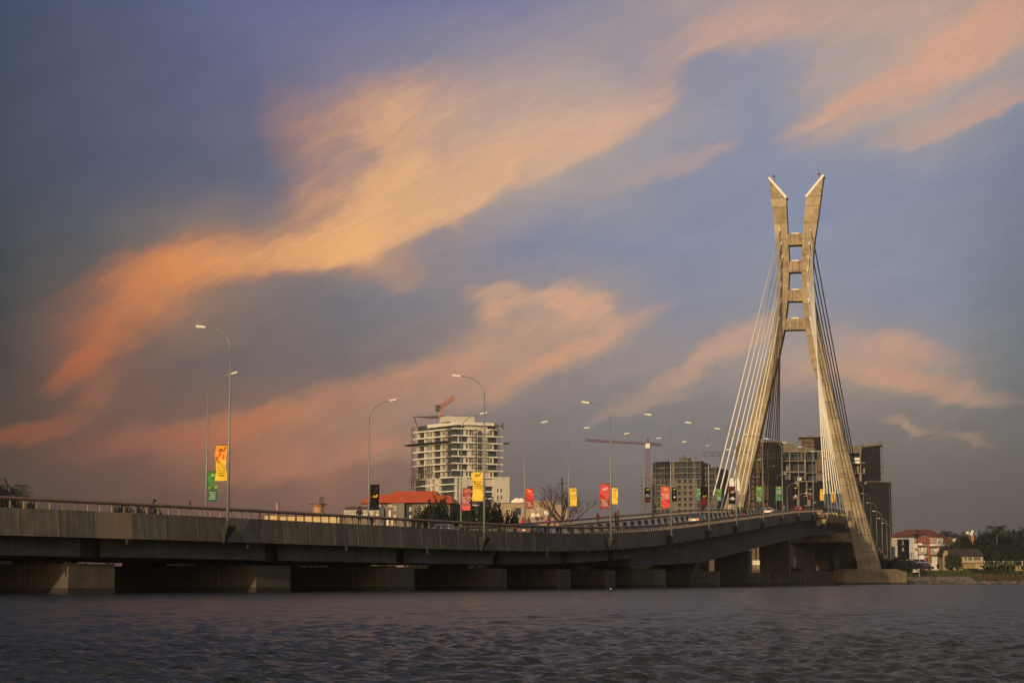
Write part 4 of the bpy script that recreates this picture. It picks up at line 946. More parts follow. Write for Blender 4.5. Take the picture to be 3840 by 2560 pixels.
# ---------------------------------------------------------------- water
def build_water():
    m = bpy.data.materials.new('lagoon_water'); m.use_nodes = True; T = NT(m.node_tree); b = m.node_tree.nodes['Principled BSDF']
    b.inputs['Base Color'].default_value = (.018, .023, .026, 1); b.inputs['Roughness'].default_value = .2
    b.inputs['IOR'].default_value = 1.33; b.inputs['Specular IOR Level'].default_value = .5; b.inputs['Specular Tint'].default_value = (.58, .76, .88, 1)
    pos = T.new('ShaderNodeNewGeometry').outputs['Position']
    r = T.vmath('LENGTH', pos)
    n1 = T.noise(T.mapping(pos, rot=(0, 0, .2), sc=(1, 1.9, 1)), 7.5, 5, .62); n2 = T.noise(T.mapping(pos, rot=(0, 0, -.1), sc=(.8, 1.5, 1)), 2.3, 5, .7); n3 = T.noise(pos, .22, 3, .6)
    hgt = T.math('ADD', T.math('MULTIPLY', n1, .13), T.math('MULTIPLY', n2, T.maprange(r, 20, 100, .12, .85)))
    hgt = T.math('ADD', hgt, T.math('MULTIPLY', n3, T.maprange(r, 60, 200, 0, .6)))
    bp = T.new('ShaderNodeBump'); bp.inputs['Strength'].default_value = 1.0; bp.inputs['Distance'].default_value = 1.0
    T.l.new(hgt, bp.inputs['Height']); T.l.new(bp.outputs[0], b.inputs['Normal'])
    rng = np.random.default_rng(5)
    R = [9.0]
    while R[-1] < 260: R.append(R[-1] * 1.0029)
    R = np.array(R); A = np.radians(np.linspace(-31, 31, 600)); nr, na = len(R), len(A)
    RR, AA = np.meshgrid(R, A, indexing='ij'); X = RR * np.sin(AA); Y = RR * np.cos(AA); Z = np.zeros_like(X); cell = RR * .0029
    for _ in range(120):
        lam = 10 ** rng.uniform(math.log10(.10), math.log10(.95)); th = rng.normal(-1.35, .5); k = 2 * pi / lam
        amp = lam * (.0145 if lam < .45 else .0045); ph = rng.uniform(0, 2 * pi)
        fade = np.clip((lam / cell - 2.2) / 2.2, 0, 1)
        g = 1 + .35 * np.sin(X * .13 * cos(th) + Y * .09 + ph)
        q = (X * cos(th) + Y * sin(th)) * k + ph
        Z += amp * fade * g * (1 - 2 * np.abs(np.sin(q / 2)) ** 1.4 if lam < .6 else np.sin(q)) * .9
    edge = np.minimum(1, np.minimum((AA - A[0]), (A[-1] - AA)) / .05) * np.minimum(1, (RR - R[0]) / 1.5) * np.minimum(1, (R[-1] - RR) / 20)
    Z *= edge; Z -= .03
    vs = np.stack([X, Y, Z], -1).reshape(-1, 3)
    idx = np.arange(nr * na).reshape(nr, na); f = np.stack([idx[:-1, :-1], idx[:-1, 1:], idx[1:, 1:], idx[1:, :-1]], -1).reshape(-1, 4)[:, ::-1]
    me = bpy.data.meshes.new('water'); me.vertices.add(len(vs)); me.vertices.foreach_set('co', vs.ravel().astype(np.float32))
    me.loops.add(f.size); me.loops.foreach_set('vertex_index', f.ravel().astype(np.int32))
    me.polygons.add(len(f)); me.polygons.foreach_set('loop_start', (np.arange(len(f)) * 4).astype(np.int32))
    me.update(calc_edges=True); me.materials.append(m); me.shade_smooth()
    o = link('water', me); o['kind'] = 'structure'
    # calm sheet under and around the rippled fan, out to the horizon
    o2 = MB().add([(-9000, -300, -.14), (9000, -300, -.14), (9000, 9000, -.14), (-9000, 9000, -.14)], [(0, 1, 2, 3)]).build('water', m); o2['kind'] = 'structure'
build_water()

# ---------------------------------------------------------------- far bank
SHORE = [(-700, 300), (-160, 332), (-60, 372), (0, 420), (34, 470), (62, 528), (84, 541), (96, 530), (130, 531), (170, 528), (260, 520), (700, 480)]
def shore_y(x): return float(np.interp(x, [a for a, _ in SHORE], [b for _, b in SHORE]))
rg = random.Random(3)
def land_z(d, x):         # d metres behind the shore line
    z = float(np.interp(d, [-3, 0, 3, 9, 25, 60, 300, 3000], [-1.2, -.05, .9, 1.9, 3.0, 3.6, 3.2, 3.0] if x > 96 else [-1.2, -.05, .7, 1.1, 1.5, 1.8, 2.0, 2.0]))
    return z
def build_land():
    m = bpy.data.materials.new('bank_ground'); m.use_nodes = True; T = NT(m.node_tree); b = m.node_tree.nodes['Principled BSDF']
    pos = T.new('ShaderNodeNewGeometry').outputs['Position']; b.inputs['Roughness'].default_value = .95
    n = T.noise(pos, .35, 5, .65); n2 = T.noise(pos, 2.2, 4, .6)
    g = T.ramp(n, [(0.3, (.028, .042, .014)), (.5, (.048, .055, .02)), (.7, (.10, .08, .045))]); g = T.mix(T.maprange(n2, .4, .7, 0, .5), g, (.03, .04, .015, 1))
    T.l.new(g, b.inputs['Base Color'])
    bp = T.new('ShaderNodeBump'); bp.inputs['Distance'].default_value = .2; T.l.new(n2, bp.inputs['Height']); T.l.new(bp.outputs[0], b.inputs['Normal'])
    xs = sorted(set(list(np.linspace(-700, 60, 90)) + list(np.linspace(60, 270, 150)) + list(np.linspace(270, 900, 30)) + [-9000, 9000])); ds = [-3, -1, 0, 1, 2, 3, 5, 7, 9, 14, 20, 30, 45, 70, 120, 300, 1200, 7000]
    vs = []; rr = random.Random(4)
    for x in xs:
        for d in ds:
            j = rr.uniform(-.35, .35) if 0 <= d < 40 else 0
            vs.append((x, shore_y(x) + d + 1.2 * sin(x * .35) + j, land_z(d, x) + (rr.uniform(-.12, .22) if 0 < d < 60 else 0)))
    n = len(ds); fs = [(i * n + k, (i + 1) * n + k, (i + 1) * n + k + 1, i * n + k + 1) for i in range(len(xs) - 1) for k in range(n - 1)]
    o = MB().add(vs, fs).build('far_bank', m, smooth=True); o['kind'] = 'structure'
build_land()
def gz(x, y): return land_z(y - shore_y(x), x)

# gravel and rocks along the water on the right, grass tussocks above
M_rock = mat('bank_stone', (.17, .14, .115), .9, .35, 1.5, dirt=(.07, .06, .05))
def rocks(x0, x1, d0, d1, n, r0, r1, name, m, label, seed):
    r = random.Random(seed); mb = MB()
    for _ in range(n):
        x = r.uniform(x0, x1); d = r.uniform(d0, d1); s = r.uniform(r0, r1); y = shore_y(x) + 1.2 * sin(x * .35) + d; z = land_z(d, x)
        vs = [(x + s * r.uniform(.7, 1.2) * a, y + s * r.uniform(.7, 1.2) * b, z + s * r.uniform(.6, 1) * c) for a, b, c in ((1, 0, 0), (0, 1, 0), (-1, 0, 0), (0, -1, 0), (.2, .1, .8), (-.1, 0, -.8))]
        mb.add(vs, [(0, 1, 4), (1, 2, 4), (2, 3, 4), (3, 0, 4), (1, 0, 5), (2, 1, 5), (3, 2, 5), (0, 3, 5)])
    o = mb.build(name, m); tag(o, label, 'stones', kind='stuff')
rocks(98, 122, .2, 8, 1300, .18, .42, 'gravel_bank', M_rock, 'bank of loose stones above the waterline right of the pylon foot', 1)
rocks(118, 175, -.2, 2.2, 420, .15, .6, 'shore_stones', M_rock, 'scattered stones along the waterline at the right', 2)
rocks(-150, 92, -.2, 1.6, 500, .15, .5, 'shore_stones', M_rock, 'stones along the far shore behind the bridge', 3)
def tufts(x0, x1, d0, d1, n, h0, h1, name, label, seed, m=None, w=.05):
    r = random.Random(seed); mb = MB()
    for _ in range(n):
        x = r.uniform(x0, x1); d = r.uniform(d0, d1); y = shore_y(x) + 1.2 * sin(x * .35) + d; z = land_z(d, x) - .1; h = r.uniform(h0, h1)
        for k in range(5):
            a = r.uniform(0, 2 * pi); lx, ly = cos(a) * h * .45, sin(a) * h * .45; c, s = -sin(a) * w * 2.2, cos(a) * w * 2.2
            mb.add([(x - c, y - s, z), (x + c, y + s, z), (x + lx + c * .3, y + ly + s * .3, z + h)], [(0, 1, 2)])
    tag(mb.build(name, m or M_green_l), label, 'grass', kind='stuff')
M_grass = mat('bank_grass', (.055, .075, .022), .9, .3, .4)
tufts(96, 260, 8, 40, 5200, .3, .9, 'bank_grass', 'rough green grass on the bank at the right', 5, M_grass, .09)
tufts(124, 260, 1.5, 9, 2600, .4, 1.3, 'bank_scrub', 'low dry scrub above the waterline at the right', 6, mat('dry_scrub', (.085, .065, .03), .95, .3, .5), .09)

# ---------------------------------------------------------------- vegetation
def crown_mesh(name, lobes, n, leaf, m, seed, flat=1.0):
    r = random.Random(seed); mb = MB(); tot = sum(l[3] ** 2 for l in lobes)
    for (cx, cy, cz, R) in lobes:
        for _ in range(int(n * R * R / tot)):
            th = r.uniform(0, 2 * pi); c = r.uniform(-.85, 1); s_ = sqrt(1 - c * c); q = R * (r.random() ** .33) * r.uniform(.75, 1.12)
            p = Vector((cx + q * s_ * cos(th), cy + q * s_ * sin(th), cz + q * c * flat))
            nrm = (Vector((s_ * cos(th), s_ * sin(th), c + .35)) + Vector((r.uniform(-.8, .8), r.uniform(-.8, .8), r.uniform(-.8, .8)))).normalized()
            u = nrm.orthogonal().normalized(); u.rotate(Matrix.Rotation(r.uniform(0, 6.3), 3, nrm)); v = nrm.cross(u); L = leaf * r.uniform(.6, 1.4)
            mb.add([p - u * L, p + v * L * .45, p + u * L, p - v * L * .45], [(0, 1, 2, 3)])
    A = np.array(mb.v); lo, hi = np.percentile(A, 1, 0), np.percentile(A, 99, 0); A = (A - (lo + hi) / 2) / ((hi - lo) / 2); mb.v = [tuple(map(float, q)) for q in A]
    return mb.mesh(name, m)
def lobeset(seed, n, rx, rz, R0, R1):
    r = random.Random(seed); out = []
    for i in range(n):
        a = r.uniform(0, 2 * pi); q = rx * sqrt(r.random()); z = r.uniform(-1, 1) * rz * (1 - .5 * q / rx); out.append((q * cos(a), q * sin(a), z, r.uniform(R0, R1)))
    return out
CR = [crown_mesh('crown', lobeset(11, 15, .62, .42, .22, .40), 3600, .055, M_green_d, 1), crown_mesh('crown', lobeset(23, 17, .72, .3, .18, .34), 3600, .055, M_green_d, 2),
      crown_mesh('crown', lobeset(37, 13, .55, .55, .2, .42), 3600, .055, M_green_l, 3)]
def trunk_mb(h, r0, lean, seed, nb=4, spread=.35):
    r = random.Random(seed); mb = MB(); pts = [(lean * (z / h) ** 2, .3 * lean * sin(z / h * 3), z) for z in np.linspace(0, h, 5)]
    mb.tube(pts, [r0 * (1 - .12 * i) for i in range(5)], 7); x, y, z = pts[-1]
    for i in range(nb):
        a = 2 * pi * i / nb + r.uniform(-.4, .4); L = h * spread * r.uniform(.7, 1.2)
        mb.tube([(x, y, z - h * .08), (x + cos(a) * L * .5, y + sin(a) * L * .5, z + L * .45), (x + cos(a) * L * .9, y + sin(a) * L * .9, z + L * 1.1)], [r0 * .55, r0 * .32, r0 * .12], 5)
    return mb
def tree(px, ytop, Y, wpx, label, var=0, seed=0, group=None, hc=None, name='tree', z0=None, full=False):
    """tree whose crown is wpx wide and tops out at ytop"""
    base = at(px, 2100, Y); g = gz(base.x, Y) if z0 is None else z0; zt = zat(ytop, Y, px); s = Y / FP
    w = wpx * s; H = zt - g; ch = H * .94 if full else (hc or min(H * .8, w * 1.1))
    t = thing(name, label, 'tree', (base.x, Y, g), group, seed * 1.3)
    trunk_mb(max(1.0, H - ch * .75), max(.12, w * .03), w * .04, seed).build('trunk', M_bark, t, smooth=True)
    c = link('crown', CR[var], t, (0, 0, H - ch * .5)); c.scale = (w * .5, w * .5, ch * .5); c.rotation_euler = (0, 0, seed * 2.1)
    return t
M_palm = mat('palm_frond_leaf', (.038, .055, .02), .7, .3, .8, rnd=.15)
def frond_mesh(name, L, droop, m, wid=.28, n=12):
    mb = MB(); pts = [(L * (1 - exp(-1.6 * k / n)) * 1.2, 0, L * .45 * sin(k / n * 2.2) - droop * L * (k / n) ** 2.2) for k in range(n + 1)]
    mb.tube(pts, [.05 * (1 - .8 * k / n) for k in range(n + 1)], 4)
    for k in range(1, n):
        x, _, z = pts[k]; l = L * wid * sin(pi * min(1, .15 + k / n * .9)) + .1
        for q in (-1, 1):
            for e in (0, .5):
                x_ = x + (pts[k + 1][0] - x) * e; z_ = z + (pts[k + 1][2] - z) * e
                mb.add([(x_ - .06, 0, z_), (x_ + .06, 0, z_), (x_ + l * .5, q * l, z_ - l * .35)], [(0, 1, 2) if q < 0 else (2, 1, 0)])
    return mb.mesh(name, m)
FRM = [frond_mesh('frond', 3.4, .75, M_palm), frond_mesh('frond', 3.0, 1.15, M_palm), frond_mesh('frond', 3.6, .45, M_palm)]
def palm(px, ytop, Y, label, seed=0, z0=None, sc=1.0):
    b = at(px, 2100, Y); g = gz(b.x, Y) if z0 is None else z0; H = zat(ytop, Y, px) - g - 1.2 * sc; r = random.Random(seed)
    t = thing('palm_tree', label, 'palm tree', (b.x, Y, g), 'palm trees on the far bank')
    MB().tube([(0, 0, 0), (.2, 0, H * .5), (.5, .1, H)], [.28, .2, .17], 8).build('trunk', M_bark, t, smooth=True)
    for i in range(20):
        c = link('frond', FRM[i % 3], t, (.5, .1, H), (0, r.uniform(-.75, .35), i * 2.4 + r.uniform(-.2, .2))); c.scale = (sc,) * 3
    return t
bn = MB()
for k in range(7):
    a, b = k / 7, (k + 1) / 7; w0, w1 = .34 * sin(pi * min(1, a * .92 + .06)), .34 * sin(pi * min(1, b * .92 + .06)); z = lambda t: 1.9 * t - 1.5 * t ** 2.2
    bn.add([(1.9 * a, -w0, z(a) - w0 * .4), (1.9 * b, -w1, z(b) - w1 * .4), (1.9 * b, 0, z(b)), (1.9 * a, 0, z(a)), (1.9 * b, w1, z(b) - w1 * .4), (1.9 * a, w0, z(a) - w0 * .4)], [(0, 1, 2, 3), (3, 2, 4, 5)])
BAN = bn.mesh('large_leaf', M_banana)
def banana(px, ytop, ybot, Y, label, seed):
    b = at(px, 2150, Y); r = random.Random(seed); g = gz(b.x, Y); t = thing('banana_plant', label, 'banana plant', (b.x, Y, g), 'banana plants on the bank')
    H = max(1.2, zat(ytop, Y, px) - g - 1.3)
    MB().tube([(0, 0, 0), (.1, 0, H)], [.16, .1], 7).build('stem', M_banana, t)
    for i in range(9):
        c = link('large_leaf', BAN, t, (.1, 0, H * r.uniform(.75, 1.0)), (0, r.uniform(-.9, .1), i * 2.4)); c.scale = (r.uniform(.9, 1.35),) * 3

# ---------------------------------------------------------------- facades placed from two ground points
class Fac:
    def __init__(s, pa, Ya, pb, Yb, root, py=1900):
        s.py = py; s.A = at(pa, py, Ya); s.B = at(pb, py, Yb); s.A.z = s.B.z = 0
        s.d = (s.B - s.A).normalized(); s.n = Vector((s.d.y, -s.d.x, 0))
        if s.n.dot(-s.A) < 0: s.n = -s.n
        s.root = root
    def u(s, px):
        r = ray(px, s.py); r = Vector((r[0], r[1], 0)); den = r.x * s.n.x + r.y * s.n.y; t = s.A.dot(s.n) / den; return (r * t - s.A).dot(s.d)
    def Y(s, px): return (s.A + s.d * s.u(px)).y
    def z(s, py, px): return zat(py, s.Y(px), px)
    def pt(s, u, n, z): q = s.A + s.d * u + s.n * n; return (q.x, q.y, z)
    def raw(s, mb, u0, u1, z0, z1, n0, n1):
        if u0 > u1: u0, u1 = u1, u0
        if z0 > z1: z0, z1 = z1, z0
        return mb.hexa([s.pt(u0, n1, z0), s.pt(u1, n1, z0), s.pt(u1, n0, z0), s.pt(u0, n0, z0), s.pt(u0, n1, z1), s.pt(u1, n1, z1), s.pt(u1, n0, z1), s.pt(u0, n0, z1)])
    def box(s, mb, x0, x1, y0, y1, n0, n1):
        xm = (x0 + x1) / 2; return s.raw(mb, s.u(x0), s.u(x1), s.z(y1, xm), s.z(y0, xm), n0, n1)
    def part(s, name, m, x0, x1, y0, y1, n0, n1, parent=None, label=None):
        return s.box(MB(), x0, x1, y0, y1, n0, n1).build(name, m, parent or s.root, world=True, label=label)
    def window(s, x0, x1, y0, y1, n=0.0, fr=None, bars=1, m=None):
        w = s.part('window', m or M_glass, x0, x1, y0, y1, n - .3, n + .03)
        mb = MB(); xm = (x0 + x1) / 2; u0, u1 = sorted((s.u(x0), s.u(x1))); z1, z0 = s.z(y0, xm), s.z(y1, xm); f = .1
        for a, b, c, d in ((u0, u1, z1, z1 + f), (u0, u1, z0 - f, z0), (u0 - f, u0, z0 - f, z1 + f), (u1, u1 + f, z0 - f, z1 + f)): s.raw(mb, a, b, c, d, n - .1, n + .1)
        for i in range(bars): uu = u0 + (u1 - u0) * (i + 1) / (bars + 1); s.raw(mb, uu - .04, uu + .04, z0, z1, n, n + .07)
        mb.build('frame', fr or M_cream, w, world=True); return w
def bld(name, label, px, Y, cat='building', group=None):
    q = at(px, 2000, Y); return thing(name, label, cat, (q.x, Y, gz(q.x, Y)), group)
ZG = lambda x, y: gz(x, y) - .5
def hip_roof(fc, x0, x1, r0, r1, ye, yr, depth, m, name='roof', over=.6, lab=None):
    """eave from x0 to x1 at height ye, ridge from r0 to r1 at yr, running `depth` metres back"""
    xm = (x0 + x1) / 2; ze, zr_ = fc.z(ye, xm), fc.z(yr, xm); u0, u1, v0, v1 = fc.u(x0), fc.u(x1), fc.u(r0), fc.u(r1)
    if u0 > u1: u0, u1, v0, v1 = u1, u0, v1, v0
    P_ = fc.pt; vs = [P_(u0, over, ze), P_(u1, over, ze), P_(u1, -depth, ze), P_(u0, -depth, ze), P_(v0, -depth * .45, zr_), P_(v1, -depth * .45, zr_)]
    return MB().add(vs, [(3, 2, 1, 0), (0, 1, 5, 4), (1, 2, 5), (2, 3, 4, 5), (3, 0, 4)]).build(name, m, fc.root, world=True, label=lab)
M_pale = mat('pale_render', (.60, .56, .47), .8, .07, .15, streak=.08)
M_slab = mat('white_slab_edge', (.72, .69, .60), .7, .05, .2)
M_scaf = mat('scaffold_pole', (.10, .08, .065), .7, .1)
M_net = mat('dark_safety_net', (.009, .0095, .010), .95, .25, .25, streak=.35)
def scaffold(fc, x0, x1, y0, y1, n, dx, dy, name='scaffold', m=None, w=.14, parent=None):
    mb = MB(); xm = (x0 + x1) / 2; u0, u1 = sorted((fc.u(x0), fc.u(x1))); z1, z0 = fc.z(y0, xm), fc.z(y1, xm)
    k = max(1, round((u1 - u0) / dx)); j = max(1, round((z1 - z0) / dy))
    for nn in (n, n + 1.1):
        for i in range(k + 1): u = u0 + (u1 - u0) * i / k; fc.raw(mb, u - w / 2, u + w / 2, z0, z1 + (.8 if i % 2 else 1.6), nn, nn + w)
        for i in range(j + 1): z = z0 + (z1 - z0) * i / j; fc.raw(mb, u0 - .3, u1 + .3, z - w / 2, z + w / 2, nn + .01, nn + w + .01)
    return mb.build(name, m or M_scaf, parent or fc.root, world=True)

# --- white high-rise under construction
hr = bld('high_rise', 'white high-rise with balcony slabs and a block of scaffolding, behind the orange roof', 1720, 1000)
fr = Fac(1704, 1000, 1890, 1012, hr); fl = Fac(1704, 1000, 1552, 1030, hr)
hx = lambda x: 1500 + x / 3.563; hy = lambda y: 1480 + y / 3.563
zs0 = fr.z(hy(455), 1750); FH = 3.47
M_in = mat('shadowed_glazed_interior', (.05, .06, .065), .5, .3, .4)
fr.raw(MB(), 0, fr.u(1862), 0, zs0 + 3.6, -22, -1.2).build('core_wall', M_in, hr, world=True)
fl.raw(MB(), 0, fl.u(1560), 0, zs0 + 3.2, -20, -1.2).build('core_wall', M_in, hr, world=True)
rr = random.Random(9)
for k in range(-1, 22):
    z1 = zs0 - FH * k; z0 = z1 - FH
    if z0 < 2: break
    main = k < 7
    if k >= 0:      # balcony slabs with their lip
        if main:
            ra, rb = hx(690 if k % 2 == 0 else 760), hx(955 if k % 2 else 990)
            fr.raw(MB(), fr.u(hx(700)) - .2, fr.u(rb), z1 - .35, z1 + .30, -1.2, 1.1).build('balcony_slab', M_slab, hr, world=True)
            fr.raw(MB(), fr.u(hx(1180 if k % 2 == 0 else 1145)), fr.u(hx(1365)), z1 - .35, z1 + .30, -1.2, 1.1).build('balcony_slab', M_slab, hr, world=True)
            if k != 6 or True: fl.raw(MB(), fl.u(hx(640)), fl.u(hx(190 if k < 6 else 470)), z1 - .35, z1 + .30, -1.2, 1.2).build('balcony_slab', M_slab, hr, world=True)
        else:
            fl.raw(MB(), 0, fl.u(hx(530)), z1 - .3, z1 + .28, -1.2, .6).build('balcony_slab', M_slab, hr, world=True)
            fl.raw(MB(), fl.u(hx(465)), fl.u(hx(150)), z1 - .3, z1 + .28, -1.2, .6).build('balcony_slab', M_slab, hr, world=True)
            fr.raw(MB(), 0, fr.u(hx(1240)), z1 - .3, z1 + .28, -1.2, .5).build('balcony_slab', M_slab, hr, world=True)
    def g(fc, a, b, lo=.15, hi=.3): 
        w = fc.raw(MB(), fc.u(hx(a)), fc.u(hx(b)), z0 + lo, z1 - hi, -1.3, -1.05).build('window', M_glass, hr, world=True)
        mb = MB(); ua, ub = sorted((fc.u(hx(a)), fc.u(hx(b)))); nn = max(1, int((ub - ua) / 1.6))
        for i in range(nn + 1): u = ua + (ub - ua) * i / nn; fc.raw(mb, u - .05, u + .05, z0 + lo, z1 - hi, -1.04, -.96)
        fc.raw(mb, ua, ub, z1 - hi - .08, z1 - hi, -1.05, -.97)
        mb.build('frame', M_dark, w, world=True)
    def wall(fc, a, b, n=.0): fc.raw(MB(), fc.u(hx(a)), fc.u(hx(b)), z0, z1 - .36, -1.2, n).build('wall_panel', M_pale, hr, world=True)
    def win(fc, a, b): fc.raw(MB(), fc.u(hx(a)), fc.u(hx(b)), z0 + .7, z1 - .8, .0, .06).build('window', M_glass, hr, world=True)
    if k == -1:
        g(fr, 705, 850); g(fl, 690, 480); g(fr, 1150, 1215); wall(fr, 870, 1090, -.6); continue
    if main:
        if k % 2 == 0: g(fr, 770, 850); wall(fr, 852, 925); win(fr, 880, 902); g(fr, 930, 990); wall(fr, 1190, 1250); win(fr, 1205, 1225); g(fr, 1255, 1315); g(fr, 1150, 1180)
        else: g(fr, 790, 905); wall(fr, 905, 955); g(fr, 1195, 1295); wall(fr, 770, 785)
        wall(fl, 700, 645, -.9)
        for a in (1048, 1080): win_ = fr.raw(MB(), fr.u(hx(a)), fr.u(hx(a + 20)), z0 + .6, z1 - .6, -.9, -.75).build('window', M_glass, hr, world=True)
        if k % 2: fr.raw(MB(), fr.u(hx(1018)), fr.u(hx(1030)), z0 + .8, z1 - .9, -.9, -.75).build('window', M_glass, hr, world=True)
        g(fl, 705, 690); g(fl, 640, 612); wall(fl, 610, 565, -.2); wall(fl, 552, 540, .1)
        for a in (600, 582): fl.raw(MB(), fl.u(hx(a)), fl.u(hx(a - 10)), z0 + .5, z1 - .7, -.2, -.12).build('window', M_glass, hr, world=True)
        if k % 2: g(fl, 550, 515)
        else: g(fl, 535, 512)
        g(fl, 475, 445); wall(fl, 440, 375, .3)
        for a in (428, 410, 392): fl.raw(MB(), fl.u(hx(a)), fl.u(hx(a - 9)), z0 + .6, z1 - .7, .3, .36).build('window', M_glass, hr, world=True)
        g(fl, 370, 345); wall(fl, 340, 318); g(fl, 300, 245) if k % 2 == 0 else g(fl, 320, 215)
        if k % 2 == 0: wall(fl, 240, 230, .4)
    else:
        g(fl, 750, 690 if k % 2 else 640); g(fl, 600, 535); wall(fl, 528, 470, .5); g(fl, 455, 432); wall(fl, 428, 345, .2)
        for a in (400, 380, 360): fl.raw(MB(), fl.u(hx(a)), fl.u(hx(a - 9)), z0 + .6, z1 - .7, .2, .26).build('window', M_glass, hr, world=True)
        g(fl, 340, 312); g(fl, 220, 190)
        if k >= 8: g(fr, 1090, 1150); g(fr, 1165, 1235)
fr.raw(MB(), fr.u(hx(955)), fr.u(hx(1180)), zs0 - FH * 7, zs0 + 2, -1.2, -.9).build('core_wall', M_pale, hr, world=True)
z7 = zs0 - FH * 7
fr.raw(MB(), fr.u(hx(740)), fr.u(hx(890)), 0, z7, -3, .9).build('podium_wall', M_pale, hr, world=True)
fr.raw(MB(), fr.u(hx(890)), fr.u(hx(1240)), z7 - 4.3, z7 - .8, -3, .7).build('podium_wall', M_pale, hr, world=True)
pw = fr.raw(MB(), fr.u(hx(1240)), fr.u(hx(1452)), 0, z7 + .3, -18, 1.0).build('podium_wall', M_pale, hr, world=True)
for a in (1284, 1330):
    for b in (1252, 1345): fr.window(hx(a), hx(a + 20), hy(b), hy(b + 50), 1.0, bars=0)
fr.raw(MB(), fr.u(hx(1200)), fr.u(hx(1452)), z7 + .3, z7 + .55, -18, 1.2).build('parapet', M_slab, hr, world=True)
fr.raw(MB(), fr.u(hx(860)), fr.u(hx(1245)), fr.z(hy(410), 1800), fr.z(hy(372), 1800), -14, 1.4).build('roof_parapet', M_slab, hr, world=True)
fr.raw(MB(), -.3, fr.u(hx(865)), fr.z(hy(405), 1740), fr.z(hy(362), 1740), -14, 1.2).build('roof_parapet', M_slab, hr, world=True)
fl.raw(MB(), 0, fl.u(hx(385)), fr.z(hy(405), 1740) - .3, fr.z(hy(362), 1740) - .2, -14, 1.2).build('roof_parapet', M_slab, hr, world=True)
fr.raw(MB(), fr.u(hx(640)), fr.u(hx(1010)), fr.z(hy(362), 1740), fr.z(hy(285), 1740), -11, -1.5).build('penthouse', M_pale, hr, world=True)
fr.raw(MB(), fr.u(hx(730)), fr.u(hx(925)), fr.z(hy(285), 1740), fr.z(hy(272), 1740), -9, -3).build('roof_slab', M_scaf, hr, world=True)
zc = fl.z(hy(325), 1600)
MB().add([fl.pt(fl.u(hx(200)), 1.5, zc + 1.6), fl.pt(fl.u(hx(630)), 1.5, zc - .6), fl.pt(fl.u(hx(630)), -9, zc - .2), fl.pt(fl.u(hx(200)), -9, zc + 1.6), fl.pt(fl.u(hx(200)), 1.5, zc + 1.9), fl.pt(fl.u(hx(630)), 1.5, zc + .6), fl.pt(fl.u(hx(630)), -9, zc + .9), fl.pt(fl.u(hx(200)), -9, zc + 1.9)],
         [(0, 3, 2, 1), (4, 5, 6, 7), (0, 1, 5, 4), (1, 2, 6, 5), (2, 3, 7, 6), (3, 0, 4, 7)]).build('canopy', M_scaf, hr, world=True)
MB().bar(fl.pt(fl.u(hx(205)), 1, zc + 1.6), fl.pt(fl.u(hx(250)), 0, zs0 - .2), .5).build('canopy_strut', M_scaf, hr, world=True)
scaffold(fr, hx(960), hx(1180), hy(520), hy(1020), -.5, 2.6, 1.75)
scaffold(fl, hx(700), hx(645), hy(480), hy(1010), .2, 1.7, 1.75)
scaffold(fl, hx(440), hx(190), hy(960), hy(1120), .6, 2.2, 1.75); scaffold(fl, hx(290), hx(160), hy(1130), hy(1260), .6, 2.2, 1.75)
scaffold(fl, hx(200), hx(188), hy(460), hy(1260), .6, 1.5, 3.5)
scaffold(fr, hx(1220), hx(1365), hy(415), hy(470), -.3, 3.2, 4.4, w=.3)
mb = MB(); zn = fl.z(hy(672), 1600)
for a, b in ((130, 330), (330, 520), (520, 700)): mb.hexa([fl.pt(fl.u(hx(b)), 1.2, zn), fl.pt(fl.u(hx(a)), 1.2, zn), fl.pt(fl.u(hx(a)), 4.2, zn + .5), fl.pt(fl.u(hx(b)), 4.2, zn + .6), fl.pt(fl.u(hx(b)), 1.2, zn + .15), fl.pt(fl.u(hx(a)), 1.2, zn + .15), fl.pt(fl.u(hx(a)), 4.2, zn + .7), fl.pt(fl.u(hx(b)), 4.2, zn + .85)])
fr.raw(mb, fr.u(hx(1360)), fr.u(hx(1420)), zn - .1, zn + .4, .5, 4)
mb.build('catch_net', M_net, hr, world=True)
scaffold(fr, hx(1290), hx(1310), hy(480), hy(1040), .6, 2.5, 3.5, w=.1)
